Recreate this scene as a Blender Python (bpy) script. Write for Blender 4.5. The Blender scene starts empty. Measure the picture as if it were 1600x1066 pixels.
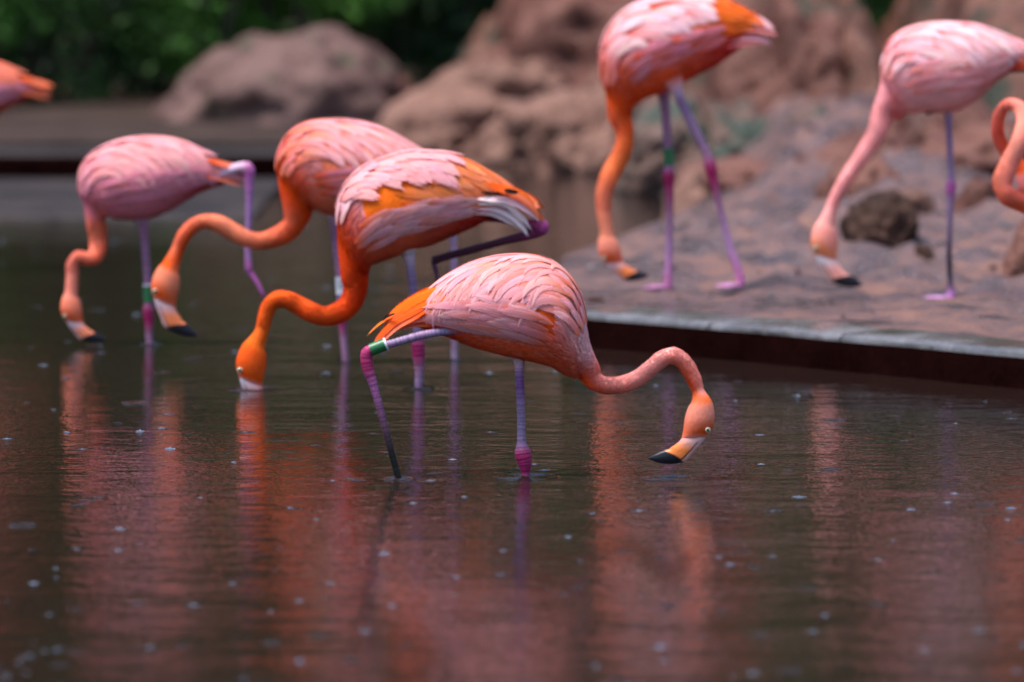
import bpy, math, random
import numpy as np
from mathutils import Vector, noise
from mathutils.bvhtree import BVHTree

# ------------------------------------------------------------------ camera / light
scene = bpy.context.scene
CAM_H, PITCH, FPX = 1.5, math.radians(4.233), 200.0 / 36.0 * 1600.0
cam_d = bpy.data.cameras.new("camera")
cam_d.lens = 200.0; cam_d.sensor_width = 36.0
cam_d.clip_start = 0.1; cam_d.clip_end = 500.0
cam_d.dof.use_dof = True; cam_d.dof.focus_distance = 16.0; cam_d.dof.aperture_fstop = 2.4
cam = bpy.data.objects.new("camera", cam_d)
cam.location = (0, 0, CAM_H); cam.rotation_euler = (math.pi / 2 - PITCH, 0, 0)
scene.collection.objects.link(cam); scene.camera = cam

SUN_EL, SUN_AZ = math.radians(70), math.radians(240)      # azimuth clockwise from +Y: high on the left, a little behind the camera
world = bpy.data.worlds.new("World"); scene.world = world; world.use_nodes = True
wn = world.node_tree.nodes; wl = world.node_tree.links
sky = wn.new("ShaderNodeTexSky"); sky.sky_type = 'NISHITA'; sky.sun_disc = False
sky.sun_elevation = SUN_EL; sky.sun_rotation = SUN_AZ
sky.air_density = 1.0; sky.dust_density = 1.5; sky.ozone_density = 3.0
wl.new(sky.outputs[0], wn["Background"].inputs[0]); wn["Background"].inputs[1].default_value = 0.058

sun_d = bpy.data.lights.new("sun", 'SUN'); sun_d.energy = 1.5; sun_d.angle = math.radians(28)
sun_d.color = (1.0, 0.94, 0.90)
sun = bpy.data.objects.new("sun", sun_d); scene.collection.objects.link(sun)
sdir = Vector((math.sin(SUN_AZ) * math.cos(SUN_EL), math.cos(SUN_AZ) * math.cos(SUN_EL), math.sin(SUN_EL)))
sun.rotation_euler = sdir.to_track_quat('Z', 'Y').to_euler()

vs = scene.view_settings
vs.view_transform = 'Standard'; vs.look = 'None'; vs.exposure = 2.05; vs.gamma = 1.0; vs.use_curve_mapping = False
cy = scene.cycles
cy.use_denoising = True; cy.max_bounces = 5; cy.caustics_reflective = False; cy.caustics_refractive = False
cy.sample_clamp_indirect = 4.0; cy.use_adaptive_sampling = True; cy.adaptive_threshold = 0.02

# ------------------------------------------------------------------ helpers
rng = np.random.default_rng(7); random.seed(7)
cp, sp = math.cos(PITCH), math.sin(PITCH)

def ray(px, py):
    a = (px - 800.0) / FPX; b = (533.0 - py) / FPX
    return np.array([a, cp + b * sp, -sp + b * cp])
def P(px, py, Y):
    d = ray(px, py); return np.array([0, 0, CAM_H]) + d * (Y / d[1])
def W(px, py, z=0.0):
    d = ray(px, py); return np.array([0, 0, CAM_H]) + d * ((z - CAM_H) / d[2])

def link(o, parent=None):
    scene.collection.objects.link(o)
    if parent is not None: o.parent = parent
    return o
def tag(o, label=None, category=None, group=None, kind=None):
    if label: o["label"] = label
    if category: o["category"] = category
    if group: o["group"] = group
    if kind: o["kind"] = kind
    return o
def mesh(name, v, f, mat=None, cols=None, uvs=None, smooth=True):
    me = bpy.data.meshes.new(name)
    v = np.asarray(v, float)
    me.from_pydata(v.tolist() if len(v) < 200000 else v, [], f if isinstance(f, list) else f.tolist())
    if cols is not None:
        at = me.attributes.new("Col", 'FLOAT_COLOR', 'POINT')
        c = np.ones((len(v), 4), np.float32); c[:, :3] = np.asarray(cols)[:, :3]
        at.data.foreach_set("color", c.ravel())
    if uvs is not None:
        ul = me.uv_layers.new(name="UVMap")
        li = np.empty(len(me.loops), np.int32); me.loops.foreach_get("vertex_index", li)
        ul.data.foreach_set("uv", np.asarray(uvs, np.float32)[li].ravel())
    if smooth: me.polygons.foreach_set("use_smooth", [True] * len(me.polygons))
    if mat: me.materials.append(mat)
    me.update()
    return me
def obj(name, v, f, mat, parent=None, **k):
    return link(bpy.data.objects.new(name, mesh(name, v, f, mat, **k)), parent)
def empty(name, loc):
    o = bpy.data.objects.new(name, None); o.location = loc; o.empty_display_size = 0.1
    return link(o)

def grid_faces(nr, nc, closed):
    f = []
    for i in range(nr - 1):
        for j in range(nc if closed else nc - 1):
            a = i * nc + j; b = i * nc + (j + 1) % nc
            f.append((a, b, b + nc, a + nc))
    return f
def catmull(pts, n):
    """smooth resampling of rows of pts (k,d) by chord length -> (n,d)"""
    pts = np.asarray(pts, float)
    d = np.sqrt(np.linalg.norm(np.diff(pts[:, :3], axis=0), axis=1)) + 1e-6
    t = np.concatenate([[0], np.cumsum(d ** 2)])
    m = np.zeros_like(pts)
    m[1:-1] = (pts[2:] - pts[:-2]) / (t[2:] - t[:-2])[:, None]
    m[0] = (pts[1] - pts[0]) / (t[1] - t[0]); m[-1] = (pts[-1] - pts[-2]) / (t[-1] - t[-2])
    x = np.linspace(0, t[-1], n); i = np.clip(np.searchsorted(t, x, 'right') - 1, 0, len(t) - 2)
    h = (t[i + 1] - t[i])[:, None]; s = ((x - t[i]) / h[:, 0])[:, None]
    return ((2*s**3 - 3*s**2 + 1) * pts[i] + (s**3 - 2*s**2 + s) * h * m[i]
            + (-2*s**3 + 3*s**2) * pts[i+1] + (s**3 - s**2) * h * m[i+1])
def sm(a, b, x):
    t = np.clip((x - a) / (b - a), 0, 1); return t * t * (3 - 2 * t)
def mix(a, b, t):
    return np.asarray(a) * (1 - t) + np.asarray(b) * t

# ------------------------------------------------------------------ materials
def new_mat(name):
    m = bpy.data.materials.new(name); m.use_nodes = True
    nt = m.node_tree
    return m, nt.nodes, nt.links, nt.nodes["Principled BSDF"]
def N(nodes, t, **kw):
    n = nodes.new(t)
    for k, v in kw.items():
        if k in n.inputs: n.inputs[k].default_value = v
        else: setattr(n, k, v)
    return n

def plumage_mat(name, streak=True, sheen=0.0):
    m, nd, ln, b = new_mat(name)
    at = N(nd, "ShaderNodeAttribute", attribute_name="Col")
    b.inputs["Roughness"].default_value = 0.8
    b.inputs["Specular IOR Level"].default_value = 0.04
    b.inputs["Sheen Weight"].default_value = sheen; b.inputs["Sheen Roughness"].default_value = 0.45
    b.inputs["Sheen Tint"].default_value = (1.0, 0.88, 0.92, 1)
    hs = N(nd, "ShaderNodeHueSaturation")
    if streak:
        uv = N(nd, "ShaderNodeUVMap"); mp = N(nd, "ShaderNodeMapping")
        mp.inputs["Scale"].default_value = (2.2, 15.0, 1.0); mp.inputs["Rotation"].default_value = (0, 0, 0.12)
        oi = N(nd, "ShaderNodeObjectInfo"); ad = N(nd, "ShaderNodeVectorMath", operation='ADD')
        ln.new(uv.outputs[0], mp.inputs[0]); ln.new(mp.outputs[0], ad.inputs[0]); ln.new(oi.outputs["Random"], ad.inputs[1])
        nz = N(nd, "ShaderNodeTexNoise"); nz.inputs["Scale"].default_value = 1.0; nz.inputs["Detail"].default_value = 3
        ln.new(ad.outputs[0], nz.inputs["Vector"])
    else:
        tc = N(nd, "ShaderNodeTexCoord")
        nz = N(nd, "ShaderNodeTexNoise"); nz.inputs["Scale"].default_value = 110.0; nz.inputs["Detail"].default_value = 3
        ln.new(tc.outputs["Object"], nz.inputs["Vector"])
    mr = N(nd, "ShaderNodeMapRange"); mr.inputs[1].default_value = 0.3; mr.inputs[2].default_value = 0.7
    mr.inputs[3].default_value = 0.76 if streak else 0.90; mr.inputs[4].default_value = 1.14 if streak else 1.07
    ln.new(nz.outputs[0], mr.inputs[0]); ln.new(mr.outputs[0], hs.inputs["Value"])
    ln.new(at.outputs["Color"], hs.inputs["Color"]); ln.new(hs.outputs[0], b.inputs["Base Color"])
    bp = N(nd, "ShaderNodeBump"); bp.inputs["Strength"].default_value = 0.35; bp.inputs["Distance"].default_value = 0.002
    ln.new(nz.outputs[0], bp.inputs["Height"]); ln.new(bp.outputs[0], b.inputs["Normal"])
    if streak:
        tr = N(nd, "ShaderNodeBsdfTranslucent"); ln.new(hs.outputs[0], tr.inputs[0])
        mx = N(nd, "ShaderNodeMixShader"); mx.inputs[0].default_value = 0.16
        out = nd["Material Output"]
        ln.new(b.outputs[0], mx.inputs[1]); ln.new(tr.outputs[0], mx.inputs[2])
        # loose barbs: the vane thins out towards its margin and tip
        sp_ = N(nd, "ShaderNodeSeparateXYZ"); ln.new(uv.outputs[0], sp_.inputs[0])
        e1 = N(nd, "ShaderNodeMath", operation='SUBTRACT'); e1.inputs[1].default_value = 0.5; ln.new(sp_.outputs[1], e1.inputs[0])
        e2 = N(nd, "ShaderNodeMath", operation='ABSOLUTE'); ln.new(e1.outputs[0], e2.inputs[0])
        e3 = N(nd, "ShaderNodeMapRange"); e3.inputs[1].default_value = 0.26; e3.inputs[2].default_value = 0.5; e3.inputs[4].default_value = 0.62; ln.new(e2.outputs[0], e3.inputs[0])
        e4 = N(nd, "ShaderNodeMapRange"); e4.inputs[1].default_value = 0.70; e4.inputs[2].default_value = 0.98; e4.inputs[4].default_value = 0.5; ln.new(sp_.outputs[0], e4.inputs[0])
        e5 = N(nd, "ShaderNodeMath", operation='ADD'); ln.new(e3.outputs[0], e5.inputs[0]); ln.new(e4.outputs[0], e5.inputs[1])
        m2 = N(nd, "ShaderNodeMapping"); m2.inputs["Scale"].default_value = (34.0, 7.0, 1.0); m2.inputs["Rotation"].default_value = (0, 0, 0.7)
        ln.new(uv.outputs[0], m2.inputs[0]); ad3 = N(nd, "ShaderNodeVectorMath", operation='ADD'); ln.new(m2.outputs[0], ad3.inputs[0]); ln.new(oi.outputs["Random"], ad3.inputs[1])
        n4 = N(nd, "ShaderNodeTexNoise"); n4.inputs["Scale"].default_value = 1.0; n4.inputs["Detail"].default_value = 2; ln.new(ad3.outputs[0], n4.inputs["Vector"])
        e6 = N(nd, "ShaderNodeMath", operation='SUBTRACT'); ln.new(e5.outputs[0], e6.inputs[0]); ln.new(n4.outputs[0], e6.inputs[1])
        e7 = N(nd, "ShaderNodeMapRange"); e7.inputs[1].default_value = -0.12; e7.inputs[2].default_value = 0.22; ln.new(e6.outputs[0], e7.inputs[0])
        tp = N(nd, "ShaderNodeBsdfTransparent"); mx2 = N(nd, "ShaderNodeMixShader")
        ln.new(e7.outputs[0], mx2.inputs[0]); ln.new(mx.outputs[0], mx2.inputs[1]); ln.new(tp.outputs[0], mx2.inputs[2]); ln.new(mx2.outputs[0], out.inputs[0])
    return m
M_FEATHER = plumage_mat("feather")
M_BODY = plumage_mat("plumage", False)
M_DOWN = plumage_mat("down", False, 0.0)

def col_mat(name, rough, spec=0.5, noise_scale=300, amt=0.2, bump=0.3, coat=0.0):
    m, nd, ln, b = new_mat(name)
    at = N(nd, "ShaderNodeAttribute", attribute_name="Col")
    tc = N(nd, "ShaderNodeTexCoord"); nz = N(nd, "ShaderNodeTexNoise")
    nz.inputs["Scale"].default_value = noise_scale; nz.inputs["Detail"].default_value = 3
    ln.new(tc.outputs["Object"], nz.inputs["Vector"])
    hs = N(nd, "ShaderNodeHueSaturation"); mr = N(nd, "ShaderNodeMapRange")
    mr.inputs[1].default_value = 0.3; mr.inputs[2].default_value = 0.7
    mr.inputs[3].default_value = 1 - amt; mr.inputs[4].default_value = 1 + amt
    ln.new(nz.outputs[0], mr.inputs[0]); ln.new(mr.outputs[0], hs.inputs["Value"])
    ln.new(at.outputs["Color"], hs.inputs["Color"]); ln.new(hs.outputs[0], b.inputs["Base Color"])
    b.inputs["Roughness"].default_value = rough; b.inputs["Specular IOR Level"].default_value = spec
    b.inputs["Coat Weight"].default_value = coat
    bp = N(nd, "ShaderNodeBump"); bp.inputs["Strength"].default_value = bump; bp.inputs["Distance"].default_value = 0.001
    ln.new(nz.outputs[0], bp.inputs["Height"]); ln.new(bp.outputs[0], b.inputs["Normal"])
    return m
M_LEG = col_mat("leg_skin", 0.45, 0.22, 260, 0.22, 0.4)
M_BILL = col_mat("bill_horn", 0.30, 0.32, 180, 0.10, 0.15)
M_EYE = col_mat("eye", 0.08, 0.6, 100, 0.03, 0.0, 1.0)
def plain(name, col, rough=0.4):
    m, nd, ln, b = new_mat(name)
    tc = N(nd, "ShaderNodeTexCoord"); nz = N(nd, "ShaderNodeTexNoise"); nz.inputs["Scale"].default_value = 90
    ln.new(tc.outputs["Object"], nz.inputs["Vector"])
    rp = N(nd, "ShaderNodeValToRGB")
    rp.color_ramp.elements[0].color = tuple(c * 0.75 for c in col) + (1,); rp.color_ramp.elements[1].color = tuple(min(1, c * 1.15) for c in col) + (1,)
    ln.new(nz.outputs[0], rp.inputs[0]); ln.new(rp.outputs[0], b.inputs["Base Color"])
    b.inputs["Roughness"].default_value = rough
    return m
M_BAND_G = plain("green_plastic", (0.012, 0.13, 0.04), 0.35)
M_BAND_W = plain("white_plastic", (0.72, 0.74, 0.78), 0.35)
M_INK = plain("black_ink", (0.02, 0.02, 0.05), 0.5)

def ground_mat(name, stops, scale, rough=(0.25, 0.7), bump=0.6, dist=0.03, moss=None, fine=14.0, spec=0.2):
    m, nd, ln, b = new_mat(name)
    b.inputs["Specular IOR Level"].default_value = spec
    tc = N(nd, "ShaderNodeTexCoord")
    n1 = N(nd, "ShaderNodeTexNoise"); n1.inputs["Scale"].default_value = scale; n1.inputs["Detail"].default_value = 8; n1.inputs["Roughness"].default_value = 0.65
    n2 = N(nd, "ShaderNodeTexNoise"); n2.inputs["Scale"].default_value = scale * fine; n2.inputs["Detail"].default_value = 5
    oi = N(nd, "ShaderNodeObjectInfo"); ad = N(nd, "ShaderNodeVectorMath", operation='ADD')
    sc = N(nd, "ShaderNodeMath", operation='MULTIPLY'); sc.inputs[1].default_value = 37.0
    ln.new(oi.outputs["Random"], sc.inputs[0]); ln.new(sc.outputs[0], ad.inputs[1])
    ln.new(tc.outputs["Object"], ad.inputs[0])
    ln.new(ad.outputs[0], n1.inputs["Vector"]); ln.new(ad.outputs[0], n2.inputs["Vector"])
    mm = N(nd, "ShaderNodeMath", operation='MULTIPLY_ADD'); mm.inputs[1].default_value = 0.35
    ln.new(n2.outputs[0], mm.inputs[0]); ln.new(n1.outputs[0], mm.inputs[2])
    rp = N(nd, "ShaderNodeValToRGB"); cr = rp.color_ramp
    cr.elements[0].position = stops[0][0]; cr.elements[0].color = stops[0][1] + (1,)
    cr.elements[1].position = stops[-1][0]; cr.elements[1].color = stops[-1][1] + (1,)
    for p, c in stops[1:-1]:
        e = cr.elements.new(p); e.color = c + (1,)
    ln.new(mm.outputs[0], rp.inputs[0])
    col = rp.outputs[0]
    if moss:
        n3 = N(nd, "ShaderNodeTexNoise"); n3.inputs["Scale"].default_value = scale * 1.7; n3.inputs["Detail"].default_value = 4
        ad2 = N(nd, "ShaderNodeVectorMath", operation='ADD'); ad2.inputs[1].default_value = (5.3, 1.7, 9.1)
        ln.new(ad.outputs[0], ad2.inputs[0]); ln.new(ad2.outputs[0], n3.inputs["Vector"])
        r3 = N(nd, "ShaderNodeMapRange"); r3.inputs[1].default_value = moss[1]; r3.inputs[2].default_value = moss[1] + 0.08
        r3.inputs[4].default_value = 0.85
        ln.new(n3.outputs[0], r3.inputs[0])
        mx = N(nd, "ShaderNodeMix", data_type='RGBA'); mx.inputs[7].default_value = moss[0] + (1,)
        ln.new(r3.outputs[0], mx.inputs[0]); ln.new(col, mx.inputs[6]); col = mx.outputs[2]
    ln.new(col, b.inputs["Base Color"])
    rr = N(nd, "ShaderNodeMapRange"); rr.inputs[1].default_value = 0.35; rr.inputs[2].default_value = 0.65
    rr.inputs[3].default_value = rough[0]; rr.inputs[4].default_value = rough[1]
    ln.new(n1.outputs[0], rr.inputs[0]); ln.new(rr.outputs[0], b.inputs["Roughness"])
    bp = N(nd, "ShaderNodeBump"); bp.inputs["Strength"].default_value = bump; bp.inputs["Distance"].default_value = dist
    ln.new(mm.outputs[0], bp.inputs["Height"]); ln.new(bp.outputs[0], b.inputs["Normal"])
    return m
M_BANK = ground_mat("wet_mud", [(0.44, (0.018, 0.010, 0.009)), (0.56, (0.062, 0.037, 0.038)), (0.68, (0.12, 0.066, 0.062)), (0.80, (0.19, 0.085, 0.058))], 3.4, (0.16, 0.6), 1.0, 0.06, spec=0.55)
M_LIP = ground_mat("wet_concrete", [(0.4, (0.04, 0.035, 0.033)), (0.65, (0.09, 0.085, 0.085)), (0.85, (0.15, 0.145, 0.15))], 3.0, (0.06, 0.38), 0.3, 0.008, spec=0.6)
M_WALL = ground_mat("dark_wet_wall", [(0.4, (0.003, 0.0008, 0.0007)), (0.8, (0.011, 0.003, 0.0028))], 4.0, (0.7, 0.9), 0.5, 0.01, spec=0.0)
M_SOIL = ground_mat("soil", [(0.4, (0.014, 0.007, 0.005)), (0.65, (0.034, 0.019, 0.013)), (0.85, (0.055, 0.034, 0.024))], 1.2, (0.5, 0.9), 0.6, 0.04)
M_ROCK_TAN = ground_mat("tan_rock", [(0.42, (0.022, 0.008, 0.005)), (0.58, (0.115, 0.055, 0.038)), (0.80, (0.22, 0.118, 0.088))], 1.6, (0.5, 0.85), 0.8, 0.06)
M_ROCK_MOUND = ground_mat("mound_rock", [(0.42, (0.025, 0.011, 0.008)), (0.58, (0.085, 0.045, 0.037)), (0.80, (0.155, 0.09, 0.078))], 1.4, (0.5, 0.85), 0.8, 0.06, moss=((0.05, 0.052, 0.030), 0.57))
M_ROCK_RED = ground_mat("red_rock", [(0.42, (0.014, 0.004, 0.002)), (0.58, (0.078, 0.027, 0.018)), (0.80, (0.16, 0.072, 0.055))], 1.9, (0.45, 0.85), 0.8, 0.06)
M_ROCK_MOSS = ground_mat("mossy_rock", [(0.42, (0.025, 0.014, 0.01)), (0.60, (0.09, 0.05, 0.037)), (0.82, (0.16, 0.11, 0.095))], 2.2, (0.5, 0.85), 0.8, 0.05, moss=((0.03, 0.055, 0.042), 0.52))
M_SLOPE = ground_mat("rocky_slope", [(0.42, (0.008, 0.003, 0.002)), (0.54, (0.05, 0.018, 0.012)), (0.66, (0.10, 0.042, 0.029)), (0.82, (0.19, 0.10, 0.075))], 1.3, (0.55, 0.9), 1.0, 0.10, moss=((0.022, 0.034, 0.022), 0.54))
M_ROCK_DARK = ground_mat("dark_rock", [(0.42, (0.006, 0.003, 0.002)), (0.62, (0.024, 0.011, 0.007)), (0.85, (0.09, 0.048, 0.036))], 3.0, (0.5, 0.8), 0.8, 0.04, spec=.12)
M_LEDGE = ground_mat("stained_concrete", [(0.4, (0.010, 0.007, 0.006)), (0.65, (0.026, 0.019, 0.018)), (0.85, (0.05, 0.038, 0.036))], 2.0, (0.4, 0.8), 0.6, 0.03, spec=.2)

def leaf_mat(name, c0, c1):
    m, nd, ln, b = new_mat(name)
    at = N(nd, "ShaderNodeAttribute", attribute_name="Col")
    ln.new(at.outputs["Color"], b.inputs["Base Color"])
    b.inputs["Roughness"].default_value = 0.5; b.inputs["Specular IOR Level"].default_value = 0.2
    tr = N(nd, "ShaderNodeBsdfTranslucent"); ln.new(at.outputs["Color"], tr.inputs[0])
    mx = N(nd, "ShaderNodeMixShader"); mx.inputs[0].default_value = 0.25
    ln.new(b.outputs[0], mx.inputs[1]); ln.new(tr.outputs[0], mx.inputs[2]); ln.new(mx.outputs[0], nd["Material Output"].inputs[0])
    return m
M_LEAF = leaf_mat("leaf", None, None)
M_BARK = plain("bark", (0.06, 0.045, 0.03), 0.85)

# water
M_WATER, nd, ln, b = new_mat("pond_water")
b.inputs["Base Color"].default_value = (0.018, 0.010, 0.008, 1); b.inputs["Roughness"].default_value = 0.03
b.inputs["IOR"].default_value = 1.333; b.inputs["Specular IOR Level"].default_value = 0.5
tc = N(nd, "ShaderNodeTexCoord")
hs = None
for scl, amp, det, stx in ((2.2, 0.009, 2, 0.6), (9.0, 0.0032, 2, 0.7), (30.0, 0.0015, 2, 0.85), (85.0, 0.0005, 1, 1.0)):
    mp = N(nd, "ShaderNodeMapping"); mp.inputs["Scale"].default_value = (stx, 1, 1); mp.inputs["Location"].default_value = (scl, 0, 0)
    nz = N(nd, "ShaderNodeTexNoise"); nz.inputs["Scale"].default_value = scl; nz.inputs["Detail"].default_value = det
    ln.new(tc.outputs["Object"], mp.inputs[0]); ln.new(mp.outputs[0], nz.inputs["Vector"])
    ma = N(nd, "ShaderNodeMath", operation='MULTIPLY_ADD'); ma.inputs[1].default_value = amp
    ln.new(nz.outputs[0], ma.inputs[0])
    if hs is None: ma.inputs[2].default_value = 0.0
    else: ln.new(hs, ma.inputs[2])
    hs = ma.outputs[0]
bp = N(nd, "ShaderNodeBump"); bp.inputs["Strength"].default_value = 1.0; bp.inputs["Distance"].default_value = 1.0
ln.new(hs, bp.inputs["Height"]); ln.new(bp.outputs[0], b.inputs["Normal"])
M_SPLASH, nd, ln, b = new_mat("splash_water")
b.inputs["Base Color"].default_value = (0.10, 0.12, 0.16, 1); b.inputs["Roughness"].default_value = 0.08; b.inputs["IOR"].default_value = 1.34
b.inputs["Coat Weight"].default_value = 0.5

# ------------------------------------------------------------------ setting
water = obj("water", [(-70, -6, 0), (70, -6, 0), (70, 70, 0), (-70, 70, 0)], [(0, 1, 2, 3)], M_WATER, smooth=False)
tag(water, kind="structure")

def fbm(x, y, z=0.0, o=4):
    v = 0.0; a = 1.0
    for i in range(o):
        v += a * noise.noise((x * 2 ** i, y * 2 ** i, z + 7.1 * i)); a *= 0.5
    return v
# right bank: front edge runs diagonally, left edge turns away behind
def yfront(x): return 20.02 - 1.257 * (x - 0.24) + 0.05 * math.sin(2.3 * x) + 0.03 * noise.noise((x * 4, 0, 3))
XL = [(0.0, 0.24), (1.2, 0.16), (2.2, 0.17), (3.4, 0.22), (5.8, 0.58), (9.0, 1.0), (13.5, 1.15), (30, 2.0)]
def xleft(d):
    for (d0, x0), (d1, x1) in zip(XL, XL[1:]):
        if d <= d1: return x0 + (x1 - x0) * (d - d0) / (d1 - d0)
    return XL[-1][1]
def zbank(x, Y):
    d = Y - yfront(x)
    s = min(1.0, max(0.0, (x - xleft(max(d, 0)) ) / 0.35))
    lip = 0.118
    base = lip + 0.012 * max(0, d - 0.3) * s + 0.016 * max(0, d - 3.6) * s
    far = min(1.0, max(0.0, (d - 1.4) / 3.0))
    k = min(1.0, max(0.0, (d - 0.35) / 0.5)) * s
    return base + k * ((0.026 + .10 * far) * fbm(x * 2.3, Y * 1.8) + (0.014 + .02 * far) * fbm(x * 8, Y * 8, 2, 3))
ds = np.concatenate([[0.0, 0.03, 0.1, 0.2], np.linspace(0.3, 6, 75), np.linspace(6.2, 15, 50)])
ts = np.linspace(0, 1, 120) ** 1.3
v = []
for d in ds:
    xl = xleft(d); xr = 5.2
    for t in ts:
        x = xl + (xr - xl) * t; Y = yfront(x) + d
        v.append((x, Y, zbank(x, Y)))
bank = obj("bank", v, grid_faces(len(ds), len(ts), False), M_BANK); tag(bank, kind="structure")

# concrete edge of the bank, in cast lengths, and its dark face
edge_xs = [5.2, 3.9, 2.75, 1.73, 1.12, 0.70, 0.235]
edge = empty("pond_edge", (0, 0, 0))
def edge_block(x0, x1, k):
    xs = np.linspace(x0 - 0.004, x1 + 0.004, 40); v = []; f = []
    for x in xs:
        y = yfront(x); j = 0.004 * noise.noise((x * 6, 1.1 * k, 0))
        n = Vector((0.78, 0.62, 0)); 
        prof = [(-0.035, -0.35), (-0.035, 0.085 + j), (-0.03, 0.112 + j), (-0.008, 0.126 + j), (0.20, 0.131 + j * 2), (0.235, 0.124), (0.24, -0.1)]
        for q, (a, z) in enumerate(prof):
            a += (0.007 * noise.noise((x * 11, q * .7, k)) + .004 * noise.noise((x * 31, q, 5))) if q in (1, 2, 3) else 0
            v.append((x + n.x * a, y + n.y * a, z - (.006 * abs(noise.noise((x * 17, q, 2))) if q in (2, 3) else 0)))
    f = grid_faces(len(xs), 7, False)
    f.append(tuple(range(7))); f.append(tuple(reversed(range(len(v) - 7, len(v)))))
    return obj("edge_block", v, f, M_LIP, edge, smooth=False)
for k, (a, c) in enumerate(zip(edge_xs, edge_xs[1:])): edge_block(a, c, k)
tag(edge, "low wet concrete edging along the front of the muddy bank", "kerb")
# dark face hung below the edging, just in front
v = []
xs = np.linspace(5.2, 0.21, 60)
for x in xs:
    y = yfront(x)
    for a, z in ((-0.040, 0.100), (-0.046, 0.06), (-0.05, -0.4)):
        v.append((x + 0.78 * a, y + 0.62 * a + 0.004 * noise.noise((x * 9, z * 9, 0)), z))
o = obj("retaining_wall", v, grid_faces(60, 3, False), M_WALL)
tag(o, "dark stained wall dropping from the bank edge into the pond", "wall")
# left flank of the bank
v = []
for d in np.linspace(0, 15, 70):
    x = xleft(d); Y = yfront(x) + d
    for a, z in ((0.02, zbank(x, Y) + 0.002), (-0.02, 0.06), (-0.05 - .02 * min(d, 4), -0.02), (-0.08 - .05 * min(d, 4), -0.2)):
        v.append((x + a * 0.9 + 0.03 * noise.noise((Y * 2, z * 5, 1)), Y - 0.02 * (a < 0), z))
o = obj("bank_flank", v, grid_faces(70, 4, False), M_BANK); tag(o, kind="structure")

# far shore
v = []; nx = 130; ny = 60
for j in range(ny):
    Y = 33.6 + 38 * (j / (ny - 1)) ** 1.6
    for i in range(nx):
        x = -30 + 60 * i / (nx - 1)
        z = 0.18 + 0.05 * fbm(x * 0.7, Y * 0.7) * min(1, (Y - 33.6)) + max(0, Y - 44) * 0.02
        if x > -1.0: z -= max(0, min(1, (36.5 - Y) / 2)) * 0.4 * min(1, (x + 1.0) / 0.4)
        v.append((x, Y, z))
o = obj("ground", v, grid_faces(ny, nx, False), M_SOIL); tag(o, kind="structure")
v = []
for j in range(30):
    for i in range(60):
        x = -60 + 120 * i / 59; t = j / 29
        v.append((x, 54 + 34 * t, -0.5 + 30 * t ** 0.85 + 1.2 * fbm(x * .12, t * 5)))
M_BACKDROP = ground_mat("backdrop_green", [(0.4, (0.012, 0.022, 0.008)), (0.8, (0.04, 0.06, 0.02))], 0.8, (0.8, 0.95), 0.8, 0.2)
o = obj("reflection_backdrop", v, grid_faces(30, 60, False), M_BACKDROP); tag(o, kind="structure")  # unseen slope, added behind the trees so the pond's reflections stay dark

def slab(name, x0, x1, y0, y1, z0, z1, mat, jag=0.02, n=40):
    v = []
    for i in range(n):
        x = x0 + (x1 - x0) * i / (n - 1); j = jag * noise.noise((x * 1.5, y0, 0))
        for y, z in ((y0 + j, z0), (y0 + j, z1 - 0.02), (y0 + j + 0.03, z1), ((y0 + y1) / 2, z1 + j * 0.3), (y1, z1), (y1, z0)):
            v.append((x, y, z))
    f = grid_faces(n, 6, False); f.append((5, 4, 3, 2, 1, 0)); k = len(v) - 6; f.append((k, k+1, k+2, k+3, k+4, k+5))
    return obj(name, v, f, mat, smooth=False)
o = slab("far_ledge", -22, -0.95, 32.75, 34.4, -0.3, 0.165, M_LEDGE); tag(o, "low concrete ledge of the far shore behind the leftmost wading flamingo", "ledge")
o = slab("ledge_wall", -22, -0.9, 32.70, 32.745, -0.3, 0.148, M_WALL, 0.0); tag(o, "dark face below the far concrete ledge", "wall")
o = slab("shelf", -14, -1.3, 28.5, 32.6, -0.2, 0.022, M_LEDGE, 0.12); tag(o, "flat wet shelf just above the water at the left", "shelf")

v = []; nx, ny = 110, 46
for j in range(ny):
    t = j / (ny - 1)
    for i in range(nx):
        x = -1.0 + 8.0 * i / (nx - 1); Y = 35.2 + 8 * t + 0.8 * fbm(x * .5, 3.3, 1, 2) - min(6.2, 4.2 * max(0, x - .9))
        rise = 1.9 * min(1, max(0, (x + 0.75) / 1.6)) * t ** .8 + .12 * min(1, max(0, x - .6))
        rise *= 1 - .8 * math.exp(-((x - 2.35) / .22) ** 2)
        q = Vector((x * 1.3, Y * 1.0, rise)); rd = abs(noise.noise(q * 1.1)) + .5 * abs(noise.noise(q * 2.7)) + .25 * abs(noise.noise(q * 6))
        v.append((x, Y, -0.15 + rise + 0.62 * (0.55 - rd) * min(1, 4 * t + .15)))
o = obj("rocky_slope", v, grid_faces(ny, nx, False), M_SLOPE); tag(o, kind="structure")

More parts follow.
